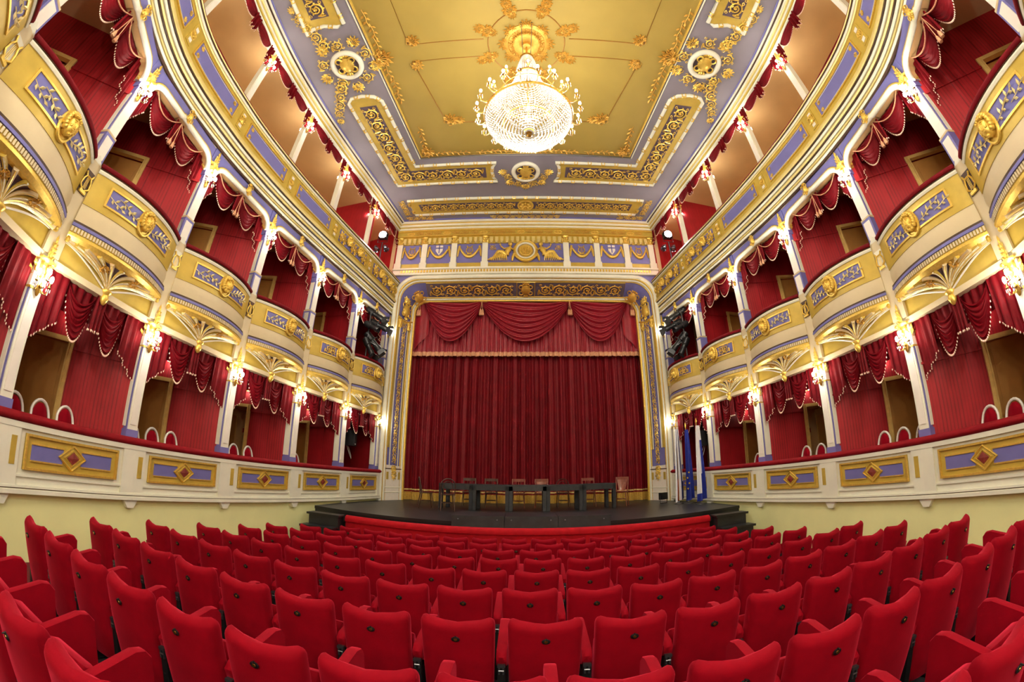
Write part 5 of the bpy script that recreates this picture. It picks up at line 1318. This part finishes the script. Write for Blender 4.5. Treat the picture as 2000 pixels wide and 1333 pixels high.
for n_, rr, zz, sc in ((20, .86, 8.68, 1.0), (10, .58, 9.38, .9)):
    for k in range(n_):
        a = 2 * PI * (k + .5) / n_; M = Matrix.Translation((rr * math.cos(a), rr * math.sin(a), z(zz))) @ Matrix.Rotation(a, 4, 'Z') @ Matrix.Scale(sc, 4)
        ob('arm', ARM, ch, M=M); ob('bulb', BUL, ch, M=M); ob('crystal_drops', DRP, ch, M=M, kind='stuff')
def chl(zz, pw, r):
    l = bpy.data.lights.new('chandelier_light', 'POINT'); l.energy = pw; l.color = (1, .98, .93); l.shadow_soft_size = r; ob('chandelier_light', l, ch, loc=(0, 0, z(zz)))
chl(8.5, LP['chand'] * .2, .2); chl(9.1, LP['chand'] * .14, .15)
for k in range(6):
    a = 2 * PI * k / 6; l = bpy.data.lights.new('candle_light', 'POINT'); l.energy = LP['chand'] * .66 / 6; l.color = (1, .97, .9); l.shadow_soft_size = .12
    ob('candle_light', l, ch, loc=(1.12 * math.cos(a), 1.12 * math.sin(a), z(8.95)))
# ---------------------------------------------------------------- auditorium seats
def seat_parts():
    d = []
    NR, NS_ = 15, 28
    def ring(b):      # b 0..1 up the back
        zc = .17 + .735 * b
        lean = -.02 - .13 * b ** 1.2
        w = .222 + .022 * b ** .8
        th = .055 + .012 * math.sin(PI * b)
        if b > .93: k = (b - .93) / .07; sh = math.sqrt(max(.0, 1 - k * k)); w -= .035 * (1 - sh); th *= max(.12, sh)
        if b < .08: k = (.08 - b) / .08; sh = math.sqrt(max(.0, 1 - k * k)); w -= .06 * (1 - sh); th *= max(.15, sh); lean += .02 * k
        r = []
        for k in range(NS_):
            a = 2 * PI * k / NS_; c, s_ = math.cos(a), math.sin(a)
            x = w * math.copysign(abs(c) ** .35, c); y = th * math.copysign(abs(s_) ** .6, s_)
            dip = .03 * (abs(x) / w) ** 2 * b ** 3
            y += -.012 * (1 - (x / w) ** 2) + .03 * (x / w) ** 2 * b
            r.append((x, lean + y, zc + dip))
        return r
    bs = [0, .02, .05, .08, .2, .35, .5, .65, .78, .86, .91, .94, .965, .985, 1.0]
    m = MB(); vs = []
    for b in bs: vs += ring(b)
    n = len(bs)
    m.add(vs, [(i * NS_ + k, i * NS_ + (k + 1) % NS_, (i + 1) * NS_ + (k + 1) % NS_, (i + 1) * NS_ + k) for i in range(n - 1) for k in range(NS_)] + [tuple(range(NS_))[::-1], tuple((n - 1) * NS_ + k for k in range(NS_))])
    d.append(('backrest', m.mesh('backrest', velvet, 75), None))
    # tip-up seat, folded
    m = MB()
    prof = [(.04, .24), (.02, .45), (.05, .64), (.09, .69), (.15, .67), (.19, .58), (.19, .34), (.15, .24)]
    vs = []
    for x, k in ((-.2, .7), (-.185, .92), (-.16, 1), (.16, 1), (.185, .92), (.2, .7)):
        for y, zz in prof: vs.append((x, .13 + (y - .13) * k, .42 + (zz - .42) * (.86 + .14 * k)))
    p = len(prof)
    m.add(vs, [(i * p + j, i * p + (j + 1) % p, (i + 1) * p + (j + 1) % p, (i + 1) * p + j) for i in range(5) for j in range(p)] + [tuple(range(p))[::-1], tuple(5 * p + j for j in range(p))])
    m.f = [f[::-1] for f in m.f]
    d.append(('tip_up_seat', m.mesh('tip_up_seat', velvet, 60), None))
    # upholstered arm: side outline in y,z swept across x with rounded edges
    m = MB(); side = [(-.07, .56), (-.09, .63), (-.05, .67), (.33, .755), (.39, .745), (.425, .70), (.42, .40), (.2, .44)]
    vs = []
    for x, k in ((-.034, .86), (-.027, .97), (0, 1.0), (.027, .97), (.034, .86)):
        for y, zz in side: vs.append((x, .17 + (y - .17) * (.93 + .07 * k), .56 + (zz - .56) * (.86 + .14 * k)))
    p = len(side)
    m.add(vs, [(i * p + j, i * p + (j + 1) % p, (i + 1) * p + (j + 1) % p, (i + 1) * p + j) for i in range(4) for j in range(p)] + [tuple(range(p))[::-1], tuple(4 * p + j for j in range(p))])
    ARMS = m.mesh('armrest', velvet, 60)
    m = MB(); m.box(-.028, .028, -.05, .36, .0, .5); m.box(-.026, .026, -.085, -.05, .02, .56); m.box(-.032, .032, -.06, .4, 0, .02); LEG = m.mesh('side_frame', blackm, 0)
    m = MB(); m.box(-.026, .026, -.1, -.05, .555, .575); m.box(-.02, -.008, -.098, -.085, .5, .555); m.box(.008, .02, -.098, -.085, .5, .555); m.tube([(-.018, -.096, .53), (.018, -.096, .53)], .006, 5); BR = m.mesh('bracket', iron, 0)
    m = MB(); m.lathe([(.0275, 0), (.0275, .004), (.022, .007)], 16, sy=.72); m.lathe([(.004, .02), (.005, .0)], 5, c=(0, .021, 0)); PL = m.mesh('number_plate', blackm, 40)
    m = MB(); m.lathe([(.012, .006), (.011, .009), (.002, .0095)], 12, sy=.9); PLD = m.mesh('number_disc', brass, 40)
    return d, ARMS, LEG, BR, PL, PLD
SD, ARMS, LEG, BR, PL, PLD = seat_parts()
ROWS = [(.85, .0, 4.0), (1.72, -.28, 4.6), (2.62, .0, 4.6), (3.53, -.08, 4.6), (4.43, .01, 4.6), (5.30, .12, 4.55), (6.17, .06, 4.5), (7.0, .32, 4.25), (7.83, .27, 4.05)]
PM = frame((0, -.2035, .80), (1, 0, 0), (0, -1, -.19))
nr = len(ROWS)
for ri, (Y, x0, lim) in enumerate(ROWS):
    xs_ = sorted(x0 + .562 * k for k in range(-12, 13) if abs(x0 + .562 * k) <= lim)
    if ri == 0: xs_ = [x for x in xs_ if abs(x) > 1.0]
    for k, x in enumerate(xs_):
        y = Y + .12 + (x * x) / 72; rz = math.atan2(-x, -36) - PI if False else math.atan(x / 36)
        t = thing('theatre_seat', 'red velvet tip-up seat, %s row from the stage, %s seat from the flag-side end' % (ORD[nr - 1 - ri], ORD[len(xs_) - 1 - k]), 'seat', (x, y, floorz(y)), rz, 'rows of red theatre seats')
        for n_, me, _ in SD: ob(n_, me, t)
        ob('armrest', ARMS, t, loc=(.281, 0, 0)); ob('side_frame', LEG, t, loc=(.281, 0, 0)); ob('bracket', BR, t, loc=(.281, 0, 0))
        if k == 0 or (ri == 0 and xs_[k] - xs_[k - 1] > .6):
            ob('armrest', ARMS, t, loc=(-.281, 0, 0)); ob('side_frame', LEG, t, loc=(-.281, 0, 0))
        p = ob('number_plate', PL, t, M=PM); ob('number_disc', PLD, p)
# ---------------------------------------------------------------- fill lamps added on the unseen rear wall, behind the camera
for k, x in enumerate((-2.6, -.9, .9, 2.6)):
    for zz, lv in ((4.2, 'lower'), (8.0, 'upper')):
        sconce((x, -1.99, zz), 0, 'added fill sconce on the rear wall, %s row, %s from flag side' % (lv, ORD[3 - k]), LP['rear'])
